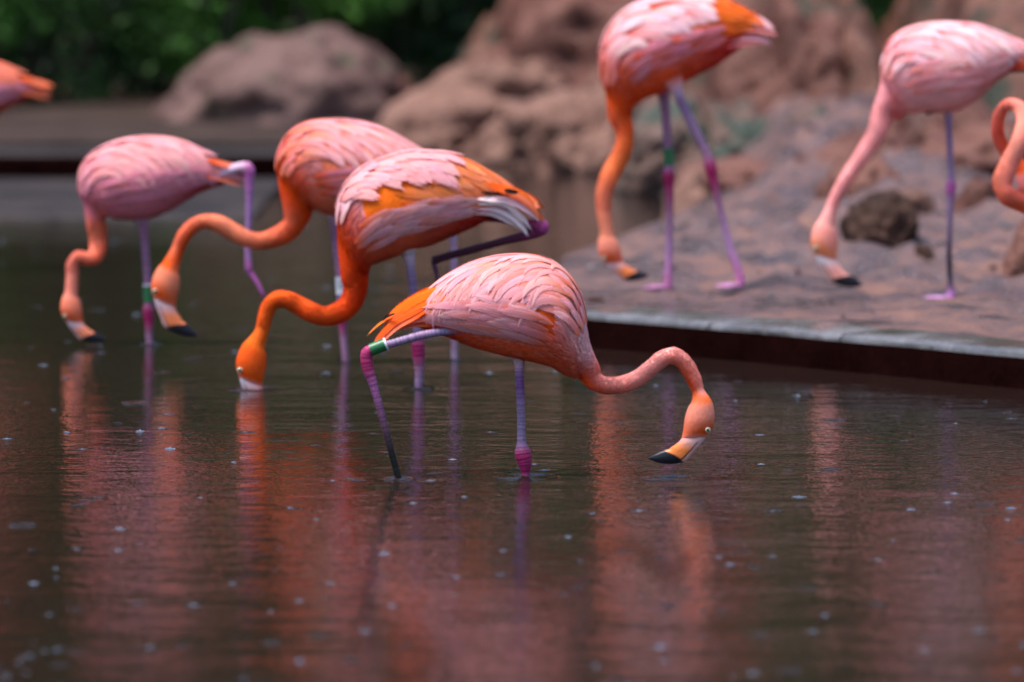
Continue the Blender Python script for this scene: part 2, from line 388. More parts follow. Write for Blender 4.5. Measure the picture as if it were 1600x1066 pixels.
def boulder(px, top, Y, wpx, depth, mat, label, seed, base=None, rough=0.30, sub=5, name="boulder", cone=0.25):
    import bmesh
    bm = bmesh.new(); bmesh.ops.create_icosphere(bm, subdivisions=sub, radius=1.0)
    c = P(px, top, Y); zb = 0.0 if base is None else base
    hw = wpx / FPX * Y / 2; hz = c[2] - zb + 0.12
    for vv in bm.verts:
        d = vv.co.copy(); q = d * 1.1 + Vector((seed * 3.7, seed * 1.3, seed))
        r = 1 + rough * 1.3 * noise.noise(q) + rough * 0.8 * noise.noise(q * 2.3) + rough * 0.45 * (1 - 2 * abs(noise.noise(q * 4.1))) + rough * 0.2 * noise.noise(q * 9)+ rough * 0.1 * noise.noise(q * 21)
        e = Vector((math.copysign(abs(d.x) ** 0.85, d.x), d.y, math.copysign(abs(d.z) ** 0.9, d.z))) * r
        tz = min(1, max(0, e.z * .62 + .38)); g = 1 + cone * (0.45 - tz) * 2
        vv.co = Vector((e.x * hw * g, e.y * depth / 2, -0.12 + (e.z * 0.62 + 0.38) * hz))
    me = bpy.data.meshes.new(name); bm.to_mesh(me); bm.free()
    me.polygons.foreach_set("use_smooth", [True] * len(me.polygons)); me.materials.append(mat)
    o = bpy.data.objects.new(name, me); o.location = (c[0], Y, zb); link(o)
    return tag(o, label, "rock", "boulders around the pond")
B = boulder
B(455, 46, 38.3, 380, 1.9, M_ROCK_MOUND, "rounded pinkish tan boulder mound rising behind the leftmost flamingos", 1, -0.05, .22, cone=.4)
B(590, 130, 38.0, 170, 1.0, M_ROCK_RED, "low reddish shoulder rock at the right foot of the tan mound", 2, 0.1)
B(985, -60, 38.0, 470, 2.2, M_ROCK_RED, "large red brown rock mass rising out of the top of the picture", 3)
B(775, 105, 36.8, 300, 1.6, M_ROCK_TAN, "pale sloping rock left of the large red rock mass", 4)
B(690, 175, 36.0, 190, 1.0, M_ROCK_TAN, "low pale rock at the water between mound and sloping rock", 5)
B(860, 165, 35.3, 230, 1.1, M_ROCK_TAN, "tan rock at the channel edge below the pale sloping rock", 6)
B(950, 140, 34.2, 190, 1.0, M_ROCK_TAN, "tan rock directly behind the neck of the banded standing flamingo", 7)
B(1050, 175, 31.6, 170, 1.0, M_ROCK_MOSS, "mossy brown rock behind the legs of the banded standing flamingo", 8)
B(1232, 14, 33.5, 240, 1.4, M_ROCK_RED, "tall red brown rock right of the banded standing flamingo's tail", 9)
B(1150, 170, 31.5, 190, 1.2, M_ROCK_MOSS, "green stained rock between the two flamingos on the bank", 10)
B(1262, 185, 30.6, 170, 1.1, M_ROCK_MOSS, "grey green rock left of the pale flamingo's neck", 11)
B(1500, -40, 37.0, 300, 1.8, M_ROCK_RED, "reddish rock above the back of the pale flamingo", 12)
B(1465, 175, 28.0, 400, 2.0, M_ROCK_RED, "broad red earth rock behind the pale flamingo's leg", 13, 0.2)
B(1205, 250, 28.5, 240, 1.2, M_ROCK_RED, "low pinkish rock at the back of the bank behind the pale flamingo's neck", 14, 0.2)
B(1345, 250, 25.6, 120, 0.6, M_ROCK_RED, "small red rock behind the dark hollow rock", 15, 0.2)
B(1372, 322, 23.2, 80, 0.28, M_ROCK_DARK, "dark hollow rock lying on the bank beside the pale flamingo", 16, zbank(1.49, 23.2) - 0.05, 0.34, 5, cone=-.45)
B(1612, 352, 22.0, 90, 0.3, M_ROCK_RED, "low brown rock on the bank below the looped neck at the right edge", 17, zbank(1.98, 22.0) - 0.05, 0.3, 4)
B(1085, 275, 28.3, 90, 0.5, M_ROCK_TAN, "small tan rock at the waterline behind the banded legs", 18, 0.0, 0.25, 4)

for k, (px, tp, Y, w, mt, lab) in enumerate([(1115, 345, 25.5, 60, M_ROCK_RED, "low red clod left of the second leg of the banded standing flamingo"), (1190, 330, 26.0, 80, M_ROCK_RED, "flat red rock low between the two standing flamingos"),
        (1420, 300, 25.0, 90, M_ROCK_TAN, "flat tan rock behind the dark hollow rock, to its right"), (1525, 300, 24.6, 100, M_ROCK_RED, "flat red rock between the pale flamingo's leg and the looped neck"),
        (1245, 300, 27.0, 90, M_ROCK_MOSS, "flat mossy rock under the pale flamingo's neck"), (1440, 385, 22.3, 40, M_ROCK_DARK, "small dark clod left of the pale flamingo's shank"), (1255, 385, 22.6, 46, M_ROCK_RED, "small red clod left of the pale flamingo's head")]):
    c = P(px, tp, Y); B(px, tp, Y, w, w / FPX * Y * .8, mt, lab, 30 + k, zbank(c[0], Y) - 0.06, 0.34, 4)
# pebbles and scraps on the bank
peb = []
for k in range(3):
    import bmesh
    bm = bmesh.new(); bmesh.ops.create_icosphere(bm, subdivisions=2, radius=1.0)
    for vv in bm.verts:
        vv.co *= 1 + 0.45 * noise.noise(vv.co * 1.4 + Vector((k * 9, 0, 0)))
        vv.co.z *= 0.55
    me = bpy.data.meshes.new("pebble"); bm.to_mesh(me); bm.free(); me.polygons.foreach_set("use_smooth", [True] * len(me.polygons))
    me.materials.append((M_ROCK_DARK, M_ROCK_RED, M_LIP)[k]); peb.append(me)
def bank_hit(px, py):
    z = 0.14
    for _ in range(12):
        p = W(px, py, z); z = zbank(p[0], p[1])
    return W(px, py, z)
n = 0
for k in range(75):
    px = rng.uniform(900, 1640); py = rng.uniform(330, 505)
    p = bank_hit(px, py)
    if p[0] < xleft(p[1] - yfront(p[0])) + 0.1 or p[1] < yfront(p[0]) + 0.35: continue
    o = bpy.data.objects.new("pebble", peb[int(rng.integers(0, 3))])
    s = 0.006 + 0.016 * rng.random() ** 3
    o.location = (p[0], p[1], p[2] + s * 0.2); o.scale = (s * rng.uniform(.8, 1.6), s, s); o.rotation_euler = (0, 0, rng.uniform(0, 6))
    link(o); tag(o, "small stone lying on the muddy bank", "stone", "loose stones scattered over the bank"); n += 1

# ------------------------------------------------------------------ vegetation
def leaf_cloud(centres, radii, n, size, base_col, seed, droop=0.3):
    r = np.random.default_rng(seed)
    k = r.integers(0, len(centres), n); c = np.asarray(centres)[k]; R = np.asarray(radii)[k]
    d = r.normal(size=(n, 3)); d /= np.linalg.norm(d, axis=1)[:, None]
    rr = r.random(n) ** 0.45
    p = c + d * rr[:, None] * R
    a = d * 0.6 + r.normal(size=(n, 3)) * 0.6; a[:, 2] -= droop; a /= np.linalg.norm(a, axis=1)[:, None]
    s = np.cross(a, r.normal(size=(n, 3))); s /= np.linalg.norm(s, axis=1)[:, None]
    L = size * (0.6 + 0.8 * r.random(n)); Wd = L * (0.22 + 0.14 * r.random(n))
    nn = np.cross(a, s)
    v = np.stack([p, p + a * (L * .45)[:, None] + s * Wd[:, None] + nn * (L * .06)[:, None],
                  p + a * L[:, None] - nn * (L * .1)[:, None], p + a * (L * .45)[:, None] - s * Wd[:, None] + nn * (L * .06)[:, None]], 1).reshape(-1, 3)
    f = (np.arange(n)[:, None] * 4 + np.array([[0, 1, 2, 3]])).tolist()
    clump = r.random(len(centres))[k]
    t = np.clip(0.35 * r.random(n) + 0.65 * clump, 0, 1)
    col = np.asarray(base_col[0]) * (1 - t[:, None]) + np.asarray(base_col[1]) * t[:, None]
    col = col * (0.7 + 0.6 * r.random(n))[:, None]; col = np.where((r.random(n) < .09)[:, None], col * 2.4 + np.array((.015, .03, .012)), col)
    return v, f, np.repeat(col, 4, 0)
def tube(pts, rad, ns=8, nr=None):
    pts = np.asarray(pts, float); rad = np.asarray(rad, float)
    q = catmull(np.concatenate([pts, rad[:, None]], 1), nr or len(pts) * 5)
    c, r = q[:, :3], q[:, 3]
    T = np.gradient(c, axis=0); T /= np.linalg.norm(T, axis=1)[:, None] + 1e-9
    up = np.array([0, 1, 0.0]); A = np.cross(T, up); A /= np.linalg.norm(A, axis=1)[:, None] + 1e-9
    Bv = np.cross(T, A)
    an = np.linspace(0, 2 * np.pi, ns, endpoint=False)
    v = c[:, None] + r[:, None, None] * (A[:, None] * np.cos(an)[None, :, None] + Bv[:, None] * np.sin(an)[None, :, None])
    f = grid_faces(len(c), ns, True); m = len(c) * ns
    f.append(tuple(reversed(range(ns)))); f.append(tuple(range(m - ns, m)))
    return v.reshape(-1, 3), f, r, c
def shrub(x, Y, h, w, n, size, cols, seed, label, name="shrub", group="shrubs on the far shore", low=0.05):
    r = np.random.default_rng(seed)
    root = empty(name, (x, Y, 0.12)); cs = []; rs = []; tv = []; tf = []
    stems = 5
    for s in range(stems):
        a = r.uniform(0, 6.28); top = np.array([math.cos(a) * w * .35, math.sin(a) * w * .35, h * r.uniform(.6, .9)])
        vv, ff, _, cc = tube([(0.1 * math.cos(a), 0.1 * math.sin(a), -.1), top * .4 + r.normal(size=3) * .06 * w, top], [0.03 * h ** .5, .02 * h ** .5, .006], 6)
        tf += [tuple(i + sum(len(q) for q in tv) for i in g) for g in ff]; tv.append(vv)
    nc = int(16 + 10 * h)
    for k in range(nc):
        a = r.uniform(0, 6.28); t = r.random() ** 0.9; rad = w * .5 * math.sqrt(r.random()) * (1 - 0.45 * t)
        cs.append((rad * math.cos(a), rad * math.sin(a), low + t * h)); q = 0.16 * w * (0.7 + 0.7 * r.random()); rs.append((q * 1.1, q, q * .8))
    obj("stem", np.concatenate(tv), tf, M_BARK, root)
    v, f, c = leaf_cloud(cs, rs, n, size, cols, seed)
    o = obj("crown", v, f, M_LEAF, root, cols=c, smooth=False)
    return tag(root, label, "shrub" if name == "shrub" else "tree", group)
G1 = ((0.004, 0.010, 0.003), (0.030, 0.085, 0.014)); G2 = ((0.004, 0.010, 0.005), (0.04, 0.085, 0.038)); G3 = ((0.007, 0.024, 0.004), (0.085, 0.24, 0.028))
def sx(px, Y): return (px - 800) / FPX * Y
spots = [(-60, 40.5, 1.7, 1.5, G3, "bright green shrub at the left edge of the picture"),
         (95, 41.5, 1.8, 1.4, G1, "dark shrub above the tail at the left edge"),
         (215, 43.0, 2.0, 1.5, G2, "dull green shrub left of the tan boulder mound"),
         (330, 42.0, 1.7, 1.3, G3, "mid green shrub overhanging the left end of the tan mound"),
         (470, 42.5, 1.9, 1.4, G3, "bright green shrub over the top of the tan mound"),
         (580, 43.5, 1.9, 1.3, G1, "dark green shrub right of the tan mound's top"),
         (680, 44.0, 2.0, 1.3, G2, "blue green shrub behind the gap between mound and rocks"),
         (790, 44.5, 2.1, 1.3, G3, "green shrub left of the large red rock mass"),
         (900, 46.0, 2.4, 1.8, G1, "dark shrub behind the large red rock mass"),
         (1100, 46.0, 2.4, 1.8, G2, "shrub behind the banded standing flamingo"),
         (1290, 44.5, 2.2, 1.5, G1, "dark green shrub behind the tall red brown rock"),
         (1395, 43.5, 2.0, 1.3, G3, "green shrub in the gap left of the pale flamingo's back"),
         (1560, 46.0, 2.5, 1.8, G1, "dark shrub behind the rock above the pale flamingo")]
for i, (px, Y, h, w, g, lab) in enumerate(spots):
    shrub(sx(px, Y), Y, h, w, 2600, 0.10, g, 100 + i, lab)
for i, (x, Y, lab) in enumerate([(-6.2, 41.0, "shrub beyond the left edge, first from the frame"), (-7.6, 41.8, "shrub beyond the left edge, second from the frame"), (-9.2, 41.2, "shrub beyond the left edge, third from the frame"), (-11, 42, "shrub beyond the left edge, fourth from the frame"), (-13, 42, "shrub beyond the left edge, fifth from the frame")]):
    shrub(x, Y, 2.0, 1.9, 2600, 0.11, (G1, G3)[i % 2], 150 + i, lab)
for i, x in enumerate(np.linspace(-14, 9, 13)):
    shrub(float(x) + 0.4 * math.sin(i * 5.1), 49 + 1.5 * math.sin(i * 2.7), 9.0 + 1.5 * math.sin(i * 1.9), 3.4, 5200, 0.24, (G1, G2, G1)[i % 3], 300 + i,
          "tall tree standing in the row behind the shrubs", "tree", "trees behind the shrubs", 0.3)

# ------------------------------------------------------------------ flamingo builder
J0, T0 = complex(1092.5, 616), complex(1014, 717)
def z5(x, y): return complex(980 + x / 5.075, 530 + y / 5.075)
HEAD = [((625, 425), (522, 455), .019), ((660, 470), (508, 500), .024), ((682, 520), (487, 532), .028), ((692, 580), (466, 585), .030),
        ((692, 640), (452, 650), .030), ((678, 700), (445, 715), .026), ((652, 742), (438, 756), .021), ((628, 772), (432, 786), .0165), ((615, 790), (450, 800), .010)]
BILL = [((628, 764), (438, 776), .0150), ((606, 805), (416, 806), .0160), ((566, 858), (392, 828), .0155), ((512, 918), (360, 850), .0150), ((468, 966), (330, 872), .0142),
        ((410, 984), (282, 884), .0125), ((330, 992), (232, 906), .0100), ((240, 980), (195, 925), .0065), ((176, 955), (170, 938), .002)]

def feather_mesh(path, nrm, width, cols, r, rows=12, ncol=9, camber=0.10, fray=0.14, tipw=0.35, blunt=0.62, edge=0.35):
    """path (n,3) centre line, nrm (n,3) outward normals; cols = root, mid, edge"""
    path = np.asarray(path); n = len(path)
    T = np.gradient(path, axis=0); T /= np.linalg.norm(T, axis=1)[:, None] + 1e-9
    S = np.cross(T, nrm); S /= np.linalg.norm(S, axis=1)[:, None] + 1e-9
    cr = np.linspace(-1, 1, ncol); ends = 1 - fray * r.random(ncol) - 0.10 * np.abs(cr) ** 2
    base = np.linspace(0, 1, n); tone = 0.9 + 0.2 * r.random()
    s = (np.linspace(0, 1, rows)[:, None] * ends[None, :]).ravel(); q = np.tile(cr, rows)
    I = lambda a: np.stack([np.interp(s, base, a[:, k]) for k in range(3)], 1)
    w = width * np.clip(0.30 + s / 0.25, 0, 1)
    w = w * np.where(s > blunt, np.maximum(tipw, 1 - (1 - tipw) * (np.clip(s - blunt, 0, 1) / (1 - blunt)) ** 1.7), 1)
    v = I(path) + I(S) * (q * w)[:, None] - I(nrm) * (camber * width * q * q)[:, None]
    c0, c1, c2 = (np.asarray(x, float)[None] for x in cols)
    t = sm(0.0, 0.55, s)[:, None]; c = c0 * (1 - t) + c1 * t
    t = (0.30 * np.abs(q) ** 2 * sm(0.1, 0.5, s) + 0.35 * sm(.6, 1, s))[:, None]; c = c * (1 - t) + c2 * t
    t = (np.where(np.abs(q) < .2, .15, 0) + edge * sm(.62, 1.0, np.abs(q)))[:, None]; c = c * (1 - t) + c0 * t  # margins tinted to root colour: painted orange gaps and shadow between strands
    return v, grid_faces(rows, ncol, False), np.clip(c * tone, 0, .95), np.stack([s, q * .5 + .5], 1)

class Bird:
    def __init__(b, name_label, Y, face, base_px, ground_z=0.0, seed=1, pal=None, group="flamingos in the pond"):
        b.Y, b.s, b.r = Y, face, np.random.default_rng(seed)
        b.pal = pal; b.k = Y / FPX
        p = P(base_px[0], base_px[1], Y); b.org = np.array([p[0], Y, ground_z])
        b.root = empty("flamingo", b.org); tag(b.root, name_label, "flamingo", group)
        b.back = np.array([-float(face), 0, 0]); b.seed = seed
    def pt(b, x, y, dy=0.0):
        return P(x, y, b.Y + dy) - b.org

    def body(b, torso, neck, J, T, bill=True):
        pal = b.pal; st = []          # centre3, vax3, hw, top3, bot3
        nt = len(torso)
        for i, (ux, uy, lx, ly, hw) in enumerate(torso):
            U, L = b.pt(ux, uy), b.pt(lx, ly); t = i / (nt - 1)
            top = mix(pal['rump'], pal['back'], sm(.05, .35, t)); top = mix(top, pal['chest'], sm(.55, .9, t))
            bot = mix(pal['vent'], pal['belly'], sm(.1, .45, t)); bot = mix(bot, pal['chest2'], sm(.7, 1, t))
            st.append(np.concatenate([(U + L) / 2, (U - L) / 2, [hw], top, bot]))
        nc = [b.pt(x, y, d) for x, y, r_, d in neck]
        for i, (x, y, r_, d) in enumerate(neck):
            a = nc[i - 1] if i else st[-1][:3]; e = nc[i + 1] if i + 1 < len(neck) else nc[i]
            t = e - a; t /= np.linalg.norm(t); dv = b.s * np.array([-t[2], 0, t[0]]); dv /= np.linalg.norm(dv) + 1e-9
            R = r_ * b.k; f = i / max(1, len(neck) - 1)
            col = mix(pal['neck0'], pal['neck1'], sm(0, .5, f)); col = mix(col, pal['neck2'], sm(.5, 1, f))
            st.append(np.concatenate([nc[i], dv * R, [R * 0.93], mix(col, pal['neckhi'], .35), col]))  # paler dorsal side: a highlight painted into the neck colour
        hd = neck[-1][3]
        Jc, Tc = complex(*J), complex(*T)
        ref = (T0 - J0) if b.s > 0 else -(T0 - J0).conjugate()
        k = (Tc - Jc) / ref; b.hscale = abs(k)
        def tr(x, y):
            z = z5(x, y) - J0
            if b.s < 0: z = -z.conjugate()
            w = Jc + z * k; return b.pt(w.real, w.imag, hd)
        lat = abs(k) * b.Y / 15.3
        for i, (D, V, hw) in enumerate(HEAD[1:]):
            d, vv = tr(*D), tr(*V); f = i / 7
            top = mix(pal['neck2'], pal['nape'], sm(0, .2, f)); top = mix(top, pal['face'], sm(.3, .6, f))
            bot = mix(top, pal['nape'], 0.35); 
            if i >= 6: top = mix(top, pal['lore'], .35); bot = top
            st.append(np.concatenate([(d + vv) / 2, (d - vv) / 2, [hw * lat], top, bot]))
        NR, NS = 190, 36
        q = catmull(np.array(st), NR); b.q = q
        an = np.linspace(0, 2 * np.pi, NS, endpoint=False)
        b.V = b.ring(q, an)
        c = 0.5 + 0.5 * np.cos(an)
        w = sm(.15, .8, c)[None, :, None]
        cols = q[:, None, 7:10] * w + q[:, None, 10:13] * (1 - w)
        # large soft patches
        x = b.V * 1.0
        nz = np.sin(x[..., 0] * 41 + b.seed) * np.sin(x[..., 2] * 37 + 1.3 * b.seed) * np.sin(x[..., 1] * 29 + 2)
        cols = np.clip(cols * (1 + 0.22 * nz[..., None]), 0.005, .95); b.C = cols
        v = b.V.reshape(-1, 3); f = grid_faces(NR, NS, True); m = len(v)
        v = np.concatenate([v, [q[0, :3]], [q[-1, :3]]]); cc = np.concatenate([cols.reshape(-1, 3), cols[0, :1], cols[-1, :1]])
        for j in range(NS):
            f.append((m, (j + 1) % NS, j)); f.append((m + 1, (NR - 1) * NS + j, (NR - 1) * NS + (j + 1) % NS))
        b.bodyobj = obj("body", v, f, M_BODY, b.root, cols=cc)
        # fraction of rings that is torso
        dist = np.linalg.norm(np.diff(np.array(st)[:, :3], axis=0), axis=1); cum = np.concatenate([[0], np.cumsum(dist)]) / dist.sum()
        b.ut = cum[nt - 1]; b.nt_r = int(b.ut * NR); b.uh = cum[nt + len(neck) - 1]
        tv = b.V[:b.nt_r + 4].reshape(-1, 3)
        b.bvh = BVHTree.FromPolygons([tuple(p) for p in tv], grid_faces(b.nt_r + 4, NS, True))
        # eyes
        ez = tr(637, 715)
        for sd in (-1, 1):
            e0 = ez + np.array([0, sd * 0.0222 * lat, 0]); R = 0.0076 * lat
            vs_, fs_, cs_ = [], [], []
            nlat, nlon = 12, 20
            for i in range(nlat):
                th = math.pi * 0.5 * i / (nlat - 1)
                for j in range(nlon):
                    ph = 2 * math.pi * j / nlon
                    vs_.append(e0 + R * np.array([math.sin(th) * math.cos(ph), sd * 0.5 * math.cos(th), math.sin(th) * math.sin(ph)]))
                    cs_.append((.008, .008, .01) if i < 5 else ((.55, .50, .30) if i < 9 else (.45, .33, .32)))
            obj("eye", vs_, grid_faces(nlat, nlon, True), M_EYE, b.root, cols=cs_)
        if bill:
            bs = []
            for D, V, hw in BILL:
                d, vv = tr(*D), tr(*V); bs.append(np.concatenate([(d + vv) / 2, (d - vv) / 2, [hw * lat]]))
            qb = catmull(np.array(bs), 60); NB = 96; an2 = np.linspace(0, 2 * np.pi, NB, endpoint=False)
            Vb = b.ring(qb, an2, 2.3); t = np.linspace(0, 1, 60)[:, None]; h = 0.5 + 0.5 * np.cos(an2)[None, :]   # h=1 culmen side
            white = np.array(pal['bill0'])[None, None] * h[..., None] ** .5 + np.array(pal['nape'])[None, None] * (1 - h[..., None] ** .5) + 0 * t[..., None]; orange = np.array(pal['bill1']); black = np.array((.012, .012, .018))
            c = np.broadcast_to(white, (60, NB, 3)).copy()
            wo = sm(.10, .36, t + 0.06 * (1 - h)) * (1 - sm(.70, .86, h)); c = c * (1 - wo[..., None]) + orange * wo[..., None]
            wd_ = sm(.10, .26, t) * sm(.74, .84, h); c = c * (1 - .8 * wd_[..., None]) + np.array((.80, .36, .30)) * .8 * wd_[..., None]
            hl = np.sin(t * 40 + h * 8) * .03; c = c * (1 + hl[..., None])
            gape = np.exp(-((h - .76 - .05 * t) / (.018 + .05 * t)) ** 2) * sm(.08, .16, t); c *= (1 - .93 * gape[..., None])
            wb = sm(.50, .53, t - 0.02 * np.cos(6 * h) + 0.05 * (h - .5)); c = c * (1 - wb[..., None]) + black * wb[..., None]
            ctr = qb[:, None, :3]; Vb = ctr + (Vb - ctr) * (1 - .10 * gape[..., None])
            f = grid_faces(60, NB, True); f.append(tuple(range(NB))); f.append(tuple(reversed(range(59 * NB, 60 * NB))))
            obj("bill", Vb.reshape(-1, 3), f, M_BILL, b.root, cols=np.clip(c.reshape(-1, 3), .005, .9))
    def ring(b, q, an, p=2.0):
        ca, sa = np.cos(an), np.sin(an)
        ca = np.sign(ca) * np.abs(ca) ** (2 / p); sa = np.sign(sa) * np.abs(sa) ** (2 / p)
        lat = np.array([0, -1.0, 0])      # theta 90 deg faces the camera
        return q[:, None, :3] + q[:, None, 3:6] * ca[None, :, None] + (q[:, 6:7, None] * sa[None, :, None]) * lat
    def surf(b, u, th):
        """u in 0..1 over the torso"""
        i = u * (b.nt_r - 1); i0 = int(i); f = i - i0; q = b.q[i0] * (1 - f) + b.q[min(i0 + 1, len(b.q) - 1)] * f
        return b.ring(q[None], np.array([th]))[0, 0]
    def wing(b, side, u0, u1, th0, th1, col, off=0.006):
        nu, nv = 36, 22; v = []; c = []
        for i in range(nu):
            for j in range(nv):
                a, e = i / (nu - 1), j / (nv - 1)
                p = Vector(b.surf(u0 + (u1 - u0) * a, side * math.radians(th0 + (th1 - th0) * e)))
                l, n, _, _ = b.bvh.find_nearest(p); 
                if n.dot(Vector((0, -side, 0.3))) < 0: n = -n
                rim = min(a, 1 - a, e, 1 - e) * 6
                v.append(np.array(p) + np.array(n) * (off * min(1, rim) - 0.002)); c.append(np.array(col) * (0.8 + .35 * b.r.random()))
        return obj("wing", v, grid_faces(nu, nv, False), M_BODY, b.root, cols=c)
    def feather(b, parent, name, u, side_th, L, wd, a0, a1, cols, h0=0.008, lift=0.006, n=12, **kw):
        p = Vector(b.surf(u, side_th)); side = 1 if math.sin(side_th) >= 0 else -1
        step = L / (n - 1); path = []; nr = []; free = False; pn = None
        down = Vector((0, 0, -1)); i = int(u * (b.nt_r - 2)); tl = b.q[max(0, i - 2), :3] - b.q[i + 2, :3]
        back = (Vector(b.back) * .35 + Vector(tl / np.linalg.norm(tl)) * .65).normalized()
        for k in range(n):
            l, nn, _, _ = b.bvh.find_nearest(p)
            if nn is None: break
            out = Vector((0, -side * .6, 0.7)) if pn is None else pn
            if nn.dot(out) < 0: nn = -nn
            if k and not free and (l - path_raw).length < 0.45 * step: free = True
            if not free: p = l; pn = nn
            path_raw = p.copy()
            s = k / (n - 1); path.append(np.array(p) + np.array(pn) * (h0 + lift * s)); nr.append(np.array(pn))
            a = a0 + (a1 - a0) * s
            d = back * math.cos(a) + down * math.sin(a)
            if not free: d = d - pn * d.dot(pn)
            if d.length < 1e-4: d = down.copy()
            d.normalize(); p = p + d * step
        if len(path) < 4: return
        path = np.array(path); nr = np.array(nr)
        # relax
        for _ in range(2): path[1:-1] = path[1:-1] * .5 + (path[2:] + path[:-2]) * .25; nr[1:-1] = nr[1:-1] * .5 + (nr[2:] + nr[:-2]) * .25
        v, f, c, uv = feather_mesh(path, nr, wd, cols, b.r, **kw)
        return obj(name, v, f, M_FEATHER, parent, cols=c, uvs=uv)
    def tract(b, parent, name, side, us, ths, L, wd, a0, a1, cols, h0, jit=0.5, lift=0.006, **kw):
        """rows of feathers: ths from the lowest row (laid first) to the top row"""
        for ri, th in enumerate(ths):
            for ui, u in enumerate(us):
                uu = u + (b.r.random() - .5) * jit * abs(us[1] - us[0]) + (0.5 * (us[1] - us[0]) if ri % 2 else 0)
                tt = th + (b.r.random() - .5) * 8
                j = lambda s: 1 + s * (b.r.random() - .5)
                cc = [np.clip(np.asarray(c) * (0.92 + .16 * b.r.random(3)), 0, .95) for c in cols]; k = 0.6 * b.r.random() ** 2; cc = [cc[0], mix(cc[1], cc[0], k), mix(cc[2], cc[1], k)]
                b.feather(parent, name, min(.97, max(.02, uu)), side * math.radians(tt), L * j(.35), wd * j(.35) * 1.18,
                          math.radians(a0 + 12 * (b.r.random() - .5)), math.radians(a1 + 16 * (b.r.random() - .5)), cc,
                          h0 + 0.0013 * ri + 0.0018 * b.r.random(), lift * (0.6 + b.r.random()), **kw)
    def plume(b, name, pts, wpx, cols, dy=0.0, sides=(1, -1), spread=0.008, root=0.05, **kw):
        """tail and flight feathers given as pixel polylines, one for each side of the bird"""
        for sd in sides:
            pp = np.array([b.pt(x, y, 0) for x, y in pts]); pp[:, 1] += -sd * (np.linspace(1, 0, len(pp)) ** 1.3 * root + spread + b.r.random() * .010) + dy
            pa = catmull(pp, 12); T = np.gradient(pa, axis=0); nn = np.cross(T, np.array([0, 1, 0.]))
            nn /= np.linalg.norm(nn, axis=1)[:, None]; nn *= np.sign(nn[:, 2:3].sum())
            nrm = 0.85 * nn + np.array([0, -sd * 1.0, 0]); nrm /= np.linalg.norm(nrm, axis=1)[:, None]
            v, f, c, uv = feather_mesh(pa, nrm, wpx * b.k * .5, cols, b.r, **kw)
            obj(name, v, f, M_FEATHER, b.root, cols=c, uvs=uv)
    def down(b, n_body=9000, n_neck=8000):
        r = b.r; NR = len(b.q); NS = b.V.shape[1]
        def blades(n, i0, i1, L, wd, lift, gain, wing=None):
            # area weighted choice of rings
            per = np.linalg.norm(b.q[:, 3:6], axis=1) + b.q[:, 6]; w = per[i0:i1 - 1] + 1e-6
            i = r.choice(np.arange(i0, i1 - 1), n, p=w / w.sum()); j = r.integers(0, NS, n)
            if wing:
                a = np.degrees(np.arccos(np.clip(np.cos(2 * np.pi * j / NS), -1, 1))); uu = i / b.nt_r
                kp = ~((a > wing[2] + 4) & (a < wing[3] - 8) & (uu > wing[0] + .03) & (uu < wing[1] - .03)); i = i[kp]; j = j[kp]; n = len(i)
            fi = r.random(n)[:, None]; fj = r.random(n)[:, None]
            j2 = (j + 1) % NS
            A, Bq, Cq, Dq = b.V[i, j], b.V[i, j2], b.V[i + 1, j], b.V[i + 1, j2]
            p = (A * (1 - fj) + Bq * fj) * (1 - fi) + (Cq * (1 - fj) + Dq * fj) * fi
            t = (A - Cq); t /= np.linalg.norm(t, axis=1)[:, None] + 1e-9
            s = (Bq - A); s /= np.linalg.norm(s, axis=1)[:, None] + 1e-9
            nn = np.cross(s, t); nn /= np.linalg.norm(nn, axis=1)[:, None] + 1e-9
            ctr = b.q[i, :3]; sg = np.sign(((p - ctr) * nn).sum(1))[:, None]; nn = nn * sg
            lf = np.where(i > b.uh * NR - 2, lift * .35, lift)
            d = t + nn * (lf * (0.4 + r.random(n)))[:, None] + s * (r.normal(size=n) * .22)[:, None]
            d[:, 2] -= 0.10; d /= np.linalg.norm(d, axis=1)[:, None]
            ll = (L * (0.6 + .8 * r.random(n)))[:, None]; ww = (wd * (0.6 + .8 * r.random(n)))[:, None]
            p0 = p - nn * .001
            v = np.stack([p0 - s * ww * .5, p0 + s * ww * .5, p0 + d * ll * .6 + s * ww * .55 + nn * .001, p0 + d * ll, p0 + d * ll * .6 - s * ww * .55 + nn * .001], 1)
            c = b.C[i, j] * (0.88 + .24 * r.random((n, 1))); pale = (r.random(n) < .28)[:, None]; fl = b.pal.get('fluff', .4) * gain
            c = np.where(pale, c * (1 - .45 * fl) + np.array((.88, .46, .44)) * .45 * fl, c)
            return v.reshape(-1, 3), np.repeat(np.clip(c, 0.004, .95), 5, 0)
        ih = int(b.uh * NR)
        v1, c1 = blades(int(n_body * 1.6), 2, b.nt_r, .026, .0045, .15, 1.0, wing=(.12, .80, 14, 112))
        v2, c2 = blades(int(n_neck * 1.5), b.nt_r - 6, NR - 20, .0075, .0014, .30, 0.35)
        v = np.concatenate([v1, v2]); c = np.concatenate([c1, c2]); n = len(v) // 5
        f = (np.arange(n)[:, None] * 5 + np.arange(5)[None]).tolist()
        o = obj("down_feathers", v, f, M_DOWN, b.root, cols=c, smooth=False); tag(o, kind="stuff")
